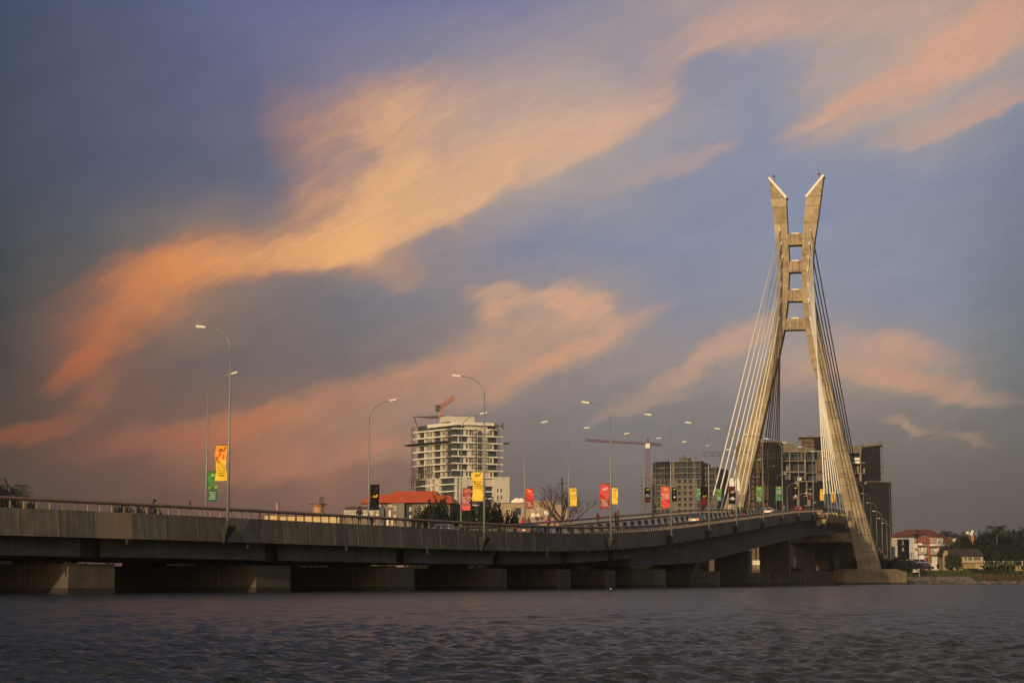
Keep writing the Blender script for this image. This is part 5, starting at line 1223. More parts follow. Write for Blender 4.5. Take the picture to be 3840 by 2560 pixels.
# low floors of the site in the shade behind the near trees
def lattice(mb, a, b, w, n, r=.07, chord=.11):
    """box lattice girder between two points"""
    a, b = Vector(a), Vector(b); t = (b - a).normalized(); u = t.cross(Vector((0, 0, 1)));
    if u.length < .2: u = t.cross(Vector((1, 0, 0)))
    u.normalize(); v = t.cross(u); cs = [u * i * w / 2 + v * j * w / 2 for i, j in ((-1, -1), (1, -1), (1, 1), (-1, 1))]
    for c in cs: mb.tube([a + c, b + c], chord, 4)
    for i in range(n):
        p, q = a.lerp(b, i / n), a.lerp(b, (i + 1) / n)
        for k in range(4):
            mb.tube([p + cs[k], q + cs[(k + 1) % 4]], r, 3, False); mb.tube([p + cs[k], p + cs[(k + 1) % 4]], r, 3, False)
    return mb
def crane(label, mast_px, mast_w, ybot, ytop, Y, jib, col, luff=False, cab=True):
    m = mat(col[0], col[1], .55, .08, 1); b = at(mast_px, ybot, Y); t_ = at(mast_px, ytop, Y)
    t = thing('tower_crane', label, 'crane', b)
    lattice(MB(), b, t_, mast_w, max(4, int((t_.z - b.z) / mast_w / 1.1))).build('mast', m, t, world=True)
    for nm, (x0, y0, Y0), (x1, y1, Y1), w in jib:
        A, B_ = at(x0, y0, Y0), at(x1, y1, Y1); lattice(MB(), A, B_, w, max(4, int((B_ - A).length / w / 1.3))).build(nm, m, t, world=True)
    if cab:
        MB().box(t_.x - 1.6, t_.x + .9, Y - 2.6, Y - .6, t_.z - 1.4, t_.z + 1.2).build('cab', M_cream, t, world=True)
    return t
c1 = crane('orange luffing crane with raised jib on the roof of the white high-rise', 1653, 1.9, 1573, 1528, 1008, [('jib', (1650, 1526, 1008), (1704, 1489, 1000), 1.5), ('machinery_deck', (1656, 1524, 1008), (1640, 1526, 1008), 1.6)], ('orange_crane_paint', (.62, .20, .05)), cab=False)
q = at(1641, 1526, 1007); MB().box(q.x - 1.0, q.x + .8, 1005.5, 1008, q.z - 2.2, q.z + 1.0).build('counterweight', M_dark, c1, world=True)

# --- grey building site with the red crane
gb = bld('building_site', 'unfinished grey-brown concrete block with regular columns, beside the red tower crane', 2540, 1120)
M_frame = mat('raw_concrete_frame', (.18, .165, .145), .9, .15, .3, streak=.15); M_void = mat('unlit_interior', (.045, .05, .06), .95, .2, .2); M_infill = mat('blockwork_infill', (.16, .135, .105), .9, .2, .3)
gx = lambda x: 2160 + x / 4.2; gy = lambda y: 1620 + y / 4.2
g1 = Fac(gx(1215), 1125, gx(1975), 1115, gb); g2 = Fac(gx(1975), 1122, gx(2210), 1118, gb)
for fc, a, b, top in ((g1, 1215, 1975, 470), (g2, 1980, 2205, 570)):
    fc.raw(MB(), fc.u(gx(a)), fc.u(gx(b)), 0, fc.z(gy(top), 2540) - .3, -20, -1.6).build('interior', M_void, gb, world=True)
for k in range(0, 24):
    y = 462 + 93 * k / 1.0
    yy = gy(y); z = g1.z(yy, 2540)
    if z < 3: break
    g1.raw(MB(), g1.u(gx(1210)), g1.u(gx(1972)), z - .25, z + .2, -8, .25).build('floor_slab', M_frame, gb, world=True)
    if k >= 1: g2.raw(MB(), g2.u(gx(1976)), g2.u(gx(2205)), z - .25, z + .2, -8, .25).build('floor_slab', M_frame, gb, world=True)
    cols_ = [1215, 1275, 1335, 1400, 1460, 1580, 1680, 1760, 1855, 1910]
    if k >= 3:
        zb_ = g1.z(gy(y + 93), 2540)
        for i, (a, b) in enumerate(zip(cols_[1:-1], cols_[2:])):
            mb = MB(); ua, ub = sorted((g1.u(gx(a)), g1.u(gx(b)))); wl = ub - ua
            if a == 1460: g1.raw(mb, ua, ub, zb_, z, -1.4, -.1)
            else:
                g1.raw(mb, ua, ua + wl * .27, zb_, z, -1.4, -.25); g1.raw(mb, ub - wl * .27, ub, zb_, z, -1.4, -.25); g1.raw(mb, ua + wl * .27, ub - wl * .27, zb_, zb_ + 1.0, -1.4, -.25)
            mb.build('infill_wall', M_infill, gb, world=True)
        if k >= 5:
            mb = MB()
            for a, b in ((1985, 2010), (2060, 2090), (2150, 2200)): g2.raw(mb, g2.u(gx(a)), g2.u(gx(b)), zb_, z, -1.4, -.25)
            mb.build('infill_wall', M_infill, gb, world=True)
for x, w in ((1216, 5), (1275, 5), (1400, 5), (1540, 42), (1680, 5), (1760, 7), (1855, 7), (1968, 5)):
    g1.raw(MB(), g1.u(gx(x - w / 2)), g1.u(gx(x + w / 2)), 0, g1.z(gy(462), 2540), -1, .1).build('column', M_infill if w > 20 else M_frame, gb, world=True)
for x in (1985, 2045, 2100, 2200): g2.raw(MB(), g2.u(gx(x)), g2.u(gx(x + 8)), 0, g2.z(gy(560), 2650), -1, .1).build('column', M_frame, gb, world=True)
g1.part('stair_tower', M_infill, gx(1640), gx(1760), gy(408), gy(462), -8, -2); scaffold(g1, gx(1640), gx(1890), gy(410), gy(455), -1, 3, 2.2)
for x in (1660, 1675): g1.part('roof_stub', M_frame, gx(x - 4), gx(x + 4), gy(362), gy(410), -5, -4)
g1.part('lit_end_wall', M_infill, gx(1238), gx(1275), gy(720), gy(1150), -1.2, .4)
g1.raw(MB(), g1.u(gx(1165)), g1.u(gx(1240)), 0, g1.z(gy(650), 2540), -9, -3).build('side_block', M_frame, gb, world=True)
sb = Fac(gx(1030), 1110, gx(1125), 1110, gb)
for k in range(9): sb.part('stair_slab', M_frame, gx(1030), gx(1120), gy(716 + k * 58), gy(722 + k * 58), -5, 1)
for x in (1035, 1075, 1118): sb.raw(MB(), sb.u(gx(x)), sb.u(gx(x + 5)), 2, sb.z(gy(716), 2420), -1, -.4).build('column', M_frame, gb, world=True)
scaffold(g1, gx(1275), gx(1460), gy(470), gy(1100), .8, 4.2, 3.6, w=.12); scaffold(g2, gx(1980), gx(2205), gy(575), gy(1150), .8, 4, 3.6, w=.12)
crane('red tower crane with a long level jib pointing left, beside the grey building site', gx(1133), 2.1, 1898, gy(215), 1090,
      [('jib', (gx(1120), gy(182), 1090), (gx(150), gy(126), 1060), 1.0), ('counter_jib', (gx(1140), gy(186), 1090), (gx(1350), gy(204), 1100), 1.2), ('tower_peak', (gx(1131), gy(180), 1090), (gx(1129), gy(88), 1090), .8)], ('red_crane_paint', (.20, .05, .05)))
crane('blue-grey tower crane with its jib crossing in front of the dark site', 3118, 1.6, 2050, 1708, 930,
      [('jib', (3112, 1714, 930), (2634, 1701, 945), 2.0), ('counter_jib', (3120, 1714, 930), (3165, 1716, 926), 1.8)], ('blue_grey_crane_paint', (.05, .07, .10)), cab=False)
# --- dark scaffolded block behind the pylon
db = bld('building_site', 'dark half-built block wrapped in black safety net, behind the pylon legs', 3080, 985)
bx = lambda x: 2820 + x / 4.355; by = lambda y: 1600 + y / 4.355
D1 = Fac(bx(0), 985, bx(1350), 980, db); D2 = Fac(bx(1570), 980, bx(2280), 976, db)
M_dframe = mat('dirty_concrete_frame', (.22, .19, .15), .9, .2, .3, streak=.2)
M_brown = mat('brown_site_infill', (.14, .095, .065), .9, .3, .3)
def dz(fc, y, x=1000): return fc.z(by(y), bx(x))
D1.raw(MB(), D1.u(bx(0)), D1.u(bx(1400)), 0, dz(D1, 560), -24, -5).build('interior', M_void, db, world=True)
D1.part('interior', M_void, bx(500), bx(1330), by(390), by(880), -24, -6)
D1.part('net_tower', M_net, bx(190), bx(520), by(250), by(900), -16, 0); D1.raw(MB(), D1.u(bx(270)), D1.u(bx(700)), 0, dz(D1, 860), -14, .6).build('net_wall', M_net, db, world=True)
D1.part('roof_beam', M_dframe, bx(160), bx(520), by(225), by(250), -14, .3)
D1.raw(MB(), D1.u(bx(520)), D1.u(bx(1420)), 0, dz(D1, 905), -14, -3).build('net_wall', M_net, db, world=True)
D1.raw(MB(), D1.u(bx(-250)), D1.u(bx(270)), 0, dz(D1, 250, 100), -16, -4).build('brown_infill', M_brown, db, world=True)
for y in (300, 390, 470, 560, 650, 740, 830, 910, 1000, 1090, 1180, 1280): D1.part('floor_slab', M_brown if y % 180 else M_dframe, bx(-200), bx(270), by(y), by(y + 9), -6, -1.5)
for x in (-150, -60, 30, 90, 150, 210, 265): D1.raw(MB(), D1.u(bx(x)), D1.u(bx(x + 9)), 0, dz(D1, 260), -4, -1.6).build('column', M_dframe, db, world=True)
scaffold(D1, bx(-200), bx(270), by(240), by(1330), -1, 2.3, 2.2, w=.16, m=mat('rusty_scaffold', (.16, .11, .08), .8))
# open middle bays
for y, h, a, b in ((385, 26, 520, 1330), (548, 12, 520, 1330), (725, 22, 520, 890), (742, 10, 890, 1330), (882, 16, 670, 1000), (1125, 12, 845, 930), (1278, 14, 850, 965)): D1.part('floor_slab', M_dframe, bx(a), bx(b), by(y), by(y + h), -10, .2)
for x, w, y0, y1 in ((618, 18, 390, 740), (865, 26, 400, 860), (1052, 14, 560, 900), (610, 26, 760, 870), (735, 26, 900, 1300), (885, 26, 900, 1130), (905, 50, 1140, 1280), (565, 40, 640, 715), (1010, 16, 400, 560)): D1.part('column', M_dframe, bx(x), bx(x + w), by(y0), by(y1), -2, 0)
for a, b, y0, y1, m in ((805, 845, 405, 540, M_brown), (1060, 1330, 560, 720, M_brown), (1090, 1330, 410, 540, M_brown), (1060, 1250, 760, 880, M_infill), (750, 820, 822, 872, M_pale), (545, 605, 770, 860, M_glass)): D1.part('infill_wall', m, bx(a), bx(b), by(y0), by(y1), -3, -.8)
def slope(fc, x0, y0, x1, y1, h0, h1, n0, n1, name, m):
    u0, u1 = fc.u(bx(x0)), fc.u(bx(x1)); za, zb_, zc_, zd_ = fc.z(by(y0), bx(x0)), fc.z(by(y1), bx(x1)), fc.z(by(y0 + h0), bx(x0)), fc.z(by(y1 + h1), bx(x1))
    P_ = fc.pt; MB().hexa([P_(u0, n1, zc_), P_(u1, n1, zd_), P_(u1, n0, zd_), P_(u0, n0, zc_), P_(u0, n1, za), P_(u1, n1, zb_), P_(u1, n0, zb_), P_(u0, n0, za)]).build(name, m, fc.root, world=True)
slope(D1, 520, 262, 1050, 372, 120, 30, -12, .1, 'sloping_roof_wall', M_infill)
slope(D1, 520, 250, 1050, 360, 10, 10, -12, .6, 'roof_edge', M_dframe)
D1.part('lift_core', M_brown, bx(830), bx(1250), by(180), by(400), -12, -2); slope(D1, 785, 160, 1250, 140, 18, 18, -13, 0, 'core_roof', M_dframe)
D1.part('net_panel', M_net, bx(1040), bx(1240), by(185), by(395), -12, -1.5); scaffold(D1, bx(770), bx(1020), by(170), by(385), -.8, 2.2, 2.0, w=.14)
# right wing
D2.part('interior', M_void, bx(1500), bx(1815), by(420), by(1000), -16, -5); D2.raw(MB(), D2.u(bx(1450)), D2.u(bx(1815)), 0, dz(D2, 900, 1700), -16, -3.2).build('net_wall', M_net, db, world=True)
for y, a, b in ((408, 1560, 1800), (578, 1560, 1862), (748, 1600, 1862)): D2.part('floor_slab', M_dframe, bx(a), bx(b), by(y), by(y + 18), -6, .3)
for x, y0, y1, w in ((1775, 420, 750, 20), (1728, 640, 740, 30), (1760, 770, 890, 42), (1825, 675, 745, 32)): D2.part('column', M_dframe, bx(x), bx(x + w), by(y0), by(y1), -2, .1)
for y in (505, 560): D2.part('water_tank', M_cream, bx(1692), bx(1775), by(y), by(y + 38), -1, 1.2)
slope(D2, 1570, 330, 1815, 300, 80, 100, -8, 0, 'sloping_roof_wall', M_infill); slope(D2, 1815, 300, 2140, 270, 40, 26, -12, .4, 'roof_edge', M_infill)
D2.part('net_tower', M_net, bx(1815), bx(2112), by(312), by(905), -14, -.2); D2.raw(MB(), D2.u(bx(1740)), D2.u(bx(2275)), 0, dz(D2, 905, 2000), -18, 0).build('net_wall', M_net, db, world=True)
D2.part('roof_edge', M_dframe, bx(1845), bx(2210), by(890), by(898), -14, .5); D2.part('hoist_box', M_dframe, bx(1845), bx(1880), by(900), by(935), 0, 1)
scaffold(D2, bx(2112), bx(2150), by(260), by(900), -1, 1.6, 4.2, w=.22); scaffold(D2, bx(2250), bx(2300), by(880), by(1900), -1, 2.2, 4.6, w=.2)
scaffold(D2, bx(1815), bx(2112), by(320), by(900), .1, 8, 4.2, w=.09, m=M_net)
mb = MB()
for y in (370, 580, 665, 745, 860): D2.box(mb, bx(2105), bx(2205), by(y), by(y + 4), -.6, -.4)
mb.build('scaffold_outrigger', M_scaf, db, world=True)

# --- orange roofed house, low pale shed, tan block
M_orange = mat('orange_roof_sheet', (.58, .10, .022), .6, .08, .4, spec=.3)
ox = lambda x: 1260 + x / 5.345; oy = lambda y: 1800 + y / 5.345
ob = bld('house', 'large grey-brown house under a bright orange hipped roof', 1500, 520)
o1 = Fac(ox(480), 520, ox(2330), 516, ob); M_gb = mat('grey_brown_render', (.20, .165, .13), .85, .12, .3, streak=.15)
o1.raw(MB(), o1.u(ox(520)), o1.u(ox(2280)), 0, o1.z(oy(462), 1500), -14, 0).build('wall', M_gb, ob, world=True)
o1.raw(MB(), o1.u(ox(1160)), o1.u(ox(1390)), 0, o1.z(oy(458), 1500), -2, 1.3).build('bay_wall', M_gb, ob, world=True)
hip_roof(o1, ox(475), ox(1300), ox(620), ox(1290), oy(462), oy(272), 12, M_orange, over=1.0)
hip_roof(o1, ox(830), ox(2120), ox(1075), ox(1870), oy(452), oy(188), 17, M_orange, over=1.7)
hip_roof(o1, ox(1900), ox(2360), ox(1990), ox(2230), oy(462), oy(290), 10, M_orange, over=1.2)
for a, b, y0, y1, br in ((1062, 1092, 465, 525, 1), (1112, 1150, 465, 525, 1), (1190, 1222, 530, 605, 0), (1480, 1505, 545, 610, 1), (1780, 1810, 470, 530, 1), (1830, 1860, 470, 530, 1), (1700, 1730, 540, 600, 1), (1190, 1215, 705, 740, 1), (1480, 1500, 710, 745, 1), (870, 890, 465, 520, 0)):
    o1.window(ox(a), ox(b), oy(y0), oy(y1), 1.3 if 1160 < a < 1390 else 0, bars=br)
o1.part('recess_shade', M_void, ox(1395), ox(1520), oy(460), oy(800), -.2, .05); o1.part('door_panel', M_cream, ox(1062), ox(1095), oy(600), oy(730), 0, .1); o1.part('window', M_glass, ox(1100), ox(1160), oy(610), oy(730), 0, .08)  # first piece: flat dark panel, recess shade put into its colour
o1.part('door_panel', M_cream, ox(1020), ox(1085), oy(790), oy(900), 0, .1); o1.part('door_panel', M_cream, ox(1118), ox(1158), oy(800), oy(900), 0, .1)
for a in (1520, 1640): o1.part('downpipe', M_scaf, ox(a), ox(a + 4), oy(462), oy(820), 0, .2)
sh = bld('shed', 'low pale shed with a trellis-patterned wall, left of the orange roof', 1355, 470); s1 = Fac(ox(150), 470, ox(870), 470, sh)
s1.raw(MB(), s1.u(ox(150)), s1.u(ox(865)), 0, s1.z(oy(582), 1350), -8, -.2).build('wall', M_gb, sh, world=True)
for i in range(10): s1.part('wall_panel', M_pale, ox(158 + i * 71), ox(158 + i * 71 + 66), oy(588), oy(655), -.1, .1); s1.part('wall_panel', M_pale, ox(158 + i * 71), ox(158 + i * 71 + 66), oy(662), oy(712), -.1, .1)
mb = MB()
for i in range(10):
    a = ox(158 + i * 71); b = ox(158 + i * 71 + 66); za, zb_ = s1.z(oy(655), 1350), s1.z(oy(588), 1350)
    mb.bar(s1.pt(s1.u(a), .16, za), s1.pt(s1.u(b), .16, zb_), .09); mb.bar(s1.pt(s1.u(a), .17, zb_), s1.pt(s1.u(b), .17, za), .07)
mb.build('trellis', M_infill, sh, world=True)
slope2 = MB(); zl, zh = s1.z(oy(582), 1350), s1.z(oy(512), 1350); ua, ub, uc = s1.u(ox(150)), s1.u(ox(870)), s1.u(ox(200))
slope2.add([s1.pt(ua, .5, zl), s1.pt(ub, .5, zl), s1.pt(ub, -4, zh), s1.pt(uc, -4, zh), s1.pt(ua, -8, zl), s1.pt(ub, -8, zl)], [(0, 1, 2, 3), (3, 2, 5, 4), (0, 3, 4), (1, 5, 2), (0, 4, 5, 1)]).build('roof', mat('brown_roof_sheet', (.13, .09, .08), .8, .1), sh, world=True)
mb = MB(); U0, U1 = s1.u(ox(870)), s1.u(ox(962)); mb.add([s1.pt(U0, .3, 0), s1.pt(U1, .3, 0), s1.pt(U1, .3, zl), s1.pt((U0 + U1) / 2, .3, zh + .2), s1.pt(U0, .3, zl), s1.pt(U0, -7, 0), s1.pt(U1, -7, 0), s1.pt(U1, -7, zl), s1.pt((U0 + U1) / 2, -7, zh + .2), s1.pt(U0, -7, zl)],
    [(0, 1, 2, 3, 4), (9, 8, 7, 6, 5), (0, 5, 6, 1), (1, 6, 7, 2), (2, 7, 8, 3), (3, 8, 9, 4), (4, 9, 5, 0)]).build('gable_end', mat('slate_grey_cladding', (.09, .10, .12), .7, .1), sh, world=True)
tx = lambda x: 1700 + x / 4.704; ty = lambda y: 1740 + y / 4.704
tb = bld('building', 'low tan flat-roofed block with satellite dishes, right of the white high-rise', 1980, 640); t1 = Fac(tx(640), 640, tx(2050), 640, tb)
M_tan = mat('tan_render', (.36, .26, .175), .85, .1, .3, streak=.1)
for a, b, y in ((790, 1240, 685), (640, 790, 690), (1240, 1780, 640), (1780, 2010, 715)): t1.raw(MB(), t1.u(tx(a)), t1.u(tx(b)), 0, t1.z(ty(y), 1980), -12, 0 if a != 1240 else .8).build('wall', M_tan, tb, world=True)
t1.part('roof_edge', M_gb, tx(790), tx(1240), ty(678), ty(688), -12, .3); t1.part('recess_shade', M_void, tx(1100), tx(1190), ty(770), ty(890), 0, .1)  # second piece: dark panel on the wall face, painted as a shaded recess
for a, b, y0, y1, n in ((930, 1010, 795, 835, 0), (1325, 1350, 740, 775, .8), (1370, 1390, 795, 830, .8), (1245, 1265, 795, 830, .8), (1475, 1495, 780, 800, .8), (1530, 1565, 790, 825, .8)): t1.window(tx(a), tx(b), ty(y0), ty(y1), n, bars=1)
for x, w in ((1408, 22), (1500, 16), (1575, 14)): t1.part('pilaster', M_pale, tx(x), tx(x + w / 2), ty(800), ty(900), .8, 1.1)
def dish(px, py, Y, r, label, m=None, lean=.5):
    q = at(px, py, Y); t = thing('satellite_dish', label, 'satellite dish', (q.x, q.y, q.z - r * 1.2), 'satellite dishes on rooftops'); mb = MB(); n = 14
    for j, (rr_, d) in enumerate(((0, -.25), (.5, -.18), (1, 0))): mb.v += [(rr_ * r * cos(2 * pi * i / n), d * r - .15, r * 1.2 + rr_ * r * sin(2 * pi * i / n) + .25 * d * r) for i in range(n)]
    mb.f += [(j * n + i, j * n + (i + 1) % n, (j + 1) * n + (i + 1) % n, (j + 1) * n + i) for j in range(2) for i in range(n)]
    mb.build('bowl', m or M_cream, t); MB().tube([(0, -.1, -.35), (0, .1, r * 1.2)], .07, 6).build('mast', M_dark, t)
    MB().tube([(0, -.2, r * .5), (0, -r * .9, r * 1.2)], .035, 4).build('feed_arm', M_dark, t)
for (x, y, r), l in zip(((1065, 668, .9), (1120, 668, 1.5), (1198, 645, 1.0)), ('small dish left of the big one on the tan block', 'big white satellite dish on the tan block', 'dish with a brown rim right of the big one on the tan block')): dish(tx(x), ty(y), 645, r * .9, l)
for (x, y, r), l in zip(((1645, 852, .8), (1410, 900, .8), (1495, 900, .6)), ('white dish low on the tan wall by the bare tree', 'pale dish just above the far hand rail', 'small dish above the far hand rail, right of the pale one')): dish(tx(x), ty(y), 636, r, l)
# roofs and towers glimpsed over the hand rail at the left
wx = lambda x: 520 + x / 3.015; wy = lambda y: 1820 + y / 3.015
wh = bld('warehouse', 'long low warehouse with sunlit cream wall seen through the rail posts', 1130, 560); w1 = Fac(wx(1400), 560, wx(2300), 560, wh)
M_wall = mat('sunlit_cream_wall', (.62, .46, .24), .8, .15, .25)
for a, b, y in ((1425, 1590, 335), (1600, 1780, 345), (1790, 1960, 345), (1970, 2270, 348)):
    w1.raw(MB(), w1.u(wx(a)), w1.u(wx(b)), 0, w1.z(wy(y), 1100), -12, 0).build('wall', M_wall, wh, world=True); w1.raw(MB(), w1.u(wx(a)), w1.u(wx(b)), w1.z(wy(y), 1100), w1.z(wy(y - 6), 1100), -12, .4).build('roof', M_brown, wh, world=True)
tw = bld('tower', 'slim pinkish chimney-like tower behind the bridge rail', 1039, 700, 'tower'); f = Fac(1030, 700, 1050, 700, tw)
f.part('shaft', mat('pink_tower_render', (.36, .2, .15), .8, .1), wx(1550), wx(1580), wy(198), wy(420), -3, 0); f.part('cap', M_gb, wx(1554), wx(1576), wy(188), wy(198), -2.5, -.5); f.part('finial', M_dark, wx(1563), wx(1566), wy(160), wy(190), -1.6, -1.3)
wt = bld('water_tower', 'orange-pink water tower with flared top, beside two thin masts', 1193, 640, 'water tower'); q = at(wx(2027), wy(300), 640); zt_ = zat(wy(208), 640); zn_ = zat(wy(245), 640)
M_wt = mat('water_tower_render', (.50, .28, .14), .8, .15, .6)
MB().tube([(q.x, 640, 1), (q.x, 640, zn_)], 1.5, 10).build('shaft', M_wt, wt, world=True); MB().tube([(q.x, 640, zn_), (q.x, 640, zn_ + 1.1), (q.x, 640, zt_ - .5), (q.x, 640, zt_)], [1.5, 2.3, 2.4, 2.9], 12).build('tank', M_wt, wt, world=True)
for i, x in enumerate((2057, 2075)):
    q = at(wx(x), wy(300), 650); t = thing('radio_mast', ('left' if i == 0 else 'right') + ' one of the two thin dark masts by the water tower', 'mast', (q.x, 650, 1.5)); zt_ = zat(wy(130 - 8 * i), 650)
    lattice(MB(), (q.x, 650, 1.5), (q.x, 650, zt_), .7, 30, .06, .1).build('lattice_mast', M_dark, t, world=True)
for px, py, Y, lab in ((713, 1878, 520, 'thin dark pole left of the green banner lamp, behind the rail'), (2108, 1792, 560, 'dark telegraph pole beside the yellow banner at the bare tree')):
    q = at(px, py, Y); t = thing('utility_pole', lab, 'pole', (q.x, Y, 1.5)); MB().tube([(q.x, Y, 1.5), (q.x, Y, q.z)], [.35, .22], 6).build('pole', M_dark, t, world=True); MB().box(q.x - .9, q.x + .9, Y - .1, Y + .1, q.z - 1.6, q.z - 1.3).build('cross_arm', M_dark, t, world=True)
bh = bld('boathouse', 'low cream building glimpsed as a bright strip under the bridge at the left', 500, 420); f = Fac(455, 420, 535, 420, bh)
for a, b in ((459, 515), (518, 530)): f.part('wall', mat('bright_cream_wall', (.7, .68, .55), .7, .05), a, b, 2096, 2112, -5, 0)
f.part('roof', M_brown, 450, 540, 2091, 2096, -6, 1)
aw = bld('kiosk', 'small cream kiosk with an awning between the tall piers', 2834, 600); f = Fac(2815, 600, 2850, 600, aw)
f.part('awning', M_cream, 2820, 2846, 2100, 2117, -4, .5); 
for a in (2828, 2836, 2842): f.part('post', M_pale, a, a + 1.5, 2117, 2136, -.4, 0)
# --- houses on the right bank
rx = lambda x: 3320 + x / 4.523; ry = lambda y: 1950 + y / 4.523
M_red = mat('dark_red_roof_tile', (.16, .045, .03), .8, .15, .6); M_brt = mat('brick_red_roof', (.30, .095, .045), .8, .15, .5); M_wh = mat('white_house_render', (.78, .73, .66), .8, .06, .3, streak=.06); M_cr = mat('cream_house_render', (.36, .30, .20), .8, .08, .3)
h1 = bld('house', 'big cream house under a wide dark red hipped roof, right of the dark site', 3440, 760); a1 = Fac(rx(90), 762, rx(980), 758, h1)
a1.raw(MB(), a1.u(rx(90)), a1.u(rx(960)), 0, a1.z(ry(280), 3440), -16, 0).build('wall', M_cr, h1, world=True)
hip_roof(a1, rx(70), rx(520), rx(200), rx(300), ry(280), ry(190), 16, M_red, over=1); hip_roof(a1, rx(95), rx(985), rx(330), rx(750), ry(278), ry(146), 20, M_red, over=1.3)
for a, b, y0, y1 in ((140, 168, 325, 370), (700, 760, 300, 380)): a1.window(rx(a), rx(b), ry(y0), ry(y1), 0)
for x in (150, 172, 185): a1.part('pilaster', M_wh, rx(x), rx(x + 7), ry(430), ry(680), .1, .6)
a1.part('recess_shade', M_void, rx(88), rx(168), ry(440), ry(680), 0, .08)  # flat panel whose dark colour stands for the shade of a recess
h2 = bld('house', 'white house with stacked balconies and brick-red roofs beside the dark billboard', 3480, 690); a2 = Fac(rx(250), 692, rx(1180), 688, h2)
a2.raw(MB(), a2.u(rx(250)), a2.u(rx(1080)), 0, a2.z(ry(380), 3480), -12, -1.6).build('wall', M_wh, h2, world=True)
for a, b, y0, y1, n0, n1, m, nm in ((250, 470, 292, 385, -8, -.5, M_wh, 'wall'), (390, 530, 388, 700, -6, 0, M_wh, 'wall'), (540, 612, 388, 425, -4, .3, M_wh, 'wall'), (530, 688, 420, 432, -3, .9, M_brt, 'roof_edge'), (532, 690, 530, 575, -2, .9, M_cr, 'balcony'),
        (740, 1075, 402, 436, -3, .9, M_wh, 'balcony'), (735, 1075, 434, 444, -3, 1.0, M_brt, 'roof_edge'), (745, 965, 535, 585, -2, .9, M_cr, 'balcony'), (550, 640, 590, 700, -2, 0, M_wh, 'wall'), (860, 970, 305, 400, -6, -1, M_wh, 'wall'), (740, 860, 300, 400, -6, -1.4, M_cr, 'wall'),
        (850, 965, 450, 540, -2, -.8, M_wh, 'wall'), (1125, 1190, 310, 360, -6, 0, M_wh, 'wall'), (690, 740, 380, 760, -3, .1, M_brt, 'gatepost_wall')): a2.part(nm, m, rx(a), rx(b), ry(y0), ry(y1), n0, n1)
hip_roof(a2, rx(475), rx(740), rx(560), rx(735), ry(385), ry(262), 10, M_brt, over=.4); hip_roof(a2, rx(960), rx(1140), rx(975), rx(1100), ry(398), ry(275), 10, M_brt, over=.4)
for a, b, y0, y1, n in ((472, 490, 315, 370, -.5), (492, 535, 468, 520, 0), (565, 590, 462, 505, -1.5), (430, 448, 465, 490, 0), (625, 650, 462, 520, -1.5), (882, 915, 345, 392, -.9), (890, 930, 475, 532, -.7), (770, 795, 475, 540, -1.5), (980, 1015, 480, 500, -1.5), (745, 770, 600, 720, -1.5), (860, 950, 620, 720, -1.4)): a2.window(rx(a), rx(b), ry(y0), ry(y1), n)
mb = MB()
for a, b, y in ((532, 690, 515), (745, 965, 520), (740, 1075, 385)):
    for i in range(int((b - a) / 9)): a2.box(mb, rx(a + i * 9), rx(a + i * 9 + 1.5), ry(y), ry(y + 22), .7, .8)
    a2.box(mb, rx(a), rx(b), ry(y), ry(y + 3), .7, .85)
mb.build('balcony_rail', M_dark, h2, world=True)['kind'] = 'stuff'
bb_ = bld('billboard', 'tall black billboard with a white ribbon emblem, left of the white house', 3384, 610, 'billboard'); f = Fac(rx(190), 610, rx(390), 610, bb_)
f.part('panel', mat('black_billboard_print', (.004, .0045, .008), .7, .05), rx(192), rx(388), ry(328), ry(665), -.4, 0); f.part('panel_frame', M_scaf, rx(190), rx(390), ry(323), ry(329), -.6, .1)
for x in (225, 350): f.part('leg', M_scaf, rx(x), rx(x + 10), ry(665), ry(800), -.5, -.2)
M_rib = mat('ribbon_print', (.66, .72, .55), .6, .03); zc_ = f.z(ry(372), 3384); uc_ = f.u(rx(284)); s_ = 610 / FP / 4.523
def ribbon():
    mb = MB(); pts = [(-17, -42), (-2, -10), (10, 14), (8, 26), (0, 30), (-8, 26), (-10, 14), (2, -10), (17, -42)]
    for (xa, ya), (xb, yb) in zip(pts[:-1], pts[1:]):
        d = Vector((xb - xa, yb - ya)); n = Vector((-d.y, d.x)).normalized() * 4.0
        q = [(xa - n.x, ya - n.y), (xb - n.x, yb - n.y), (xb + n.x, yb + n.y), (xa + n.x, ya + n.y)]
        mb.add([f.pt(uc_ + x * s_, .05, zc_ + (y - 2) * s_) for x, y in q], [(0, 1, 2, 3)])
    mb.build('ribbon_emblem', M_rib, bb_, world=True)
ribbon()
M_fp = mat('faint_grey_print', (.10, .10, .11), .6, .03)
pts, fs = text_pts('MOVEMENT', 1.0); MB().add([f.pt(uc_ + x * .38, .05, f.z(ry(436), 3384) + y * .38) for x, y in pts], fs).build('lettering', M_fp, bb_, world=True)
pts, fs = text_pts('II', 1.0, 0, .02); MB().add([f.pt(uc_ + x * 1.15 , .05, f.z(ry(492), 3384) + y * 1.15) for x, y in pts], fs).build('lettering', M_rib, bb_, world=True)
f.part('underline', M_rib, rx(264), rx(316), ry(520), ry(524), 0, .05)
sg_ = bld('notice_board', 'white notice board on two posts at the edge of the grass by the waterline', 3428, 541, 'sign'); f = Fac(rx(420), 541, rx(555), 541, sg_)
f.part('board', M_cream, rx(430), rx(553), ry(822), ry(880), -.08, 0)
for y, l in ((835, 'PRIVATE'), (850, 'WATERFRONT'), (865, 'KEEP OUT')): pass
for i, (y, a, b) in enumerate(((832, 460, 540), (848, 470, 530), (862, 500, 540))): f.part('print_line', M_fp, rx(a), rx(b), ry(y), ry(y + 7), 0, .012)
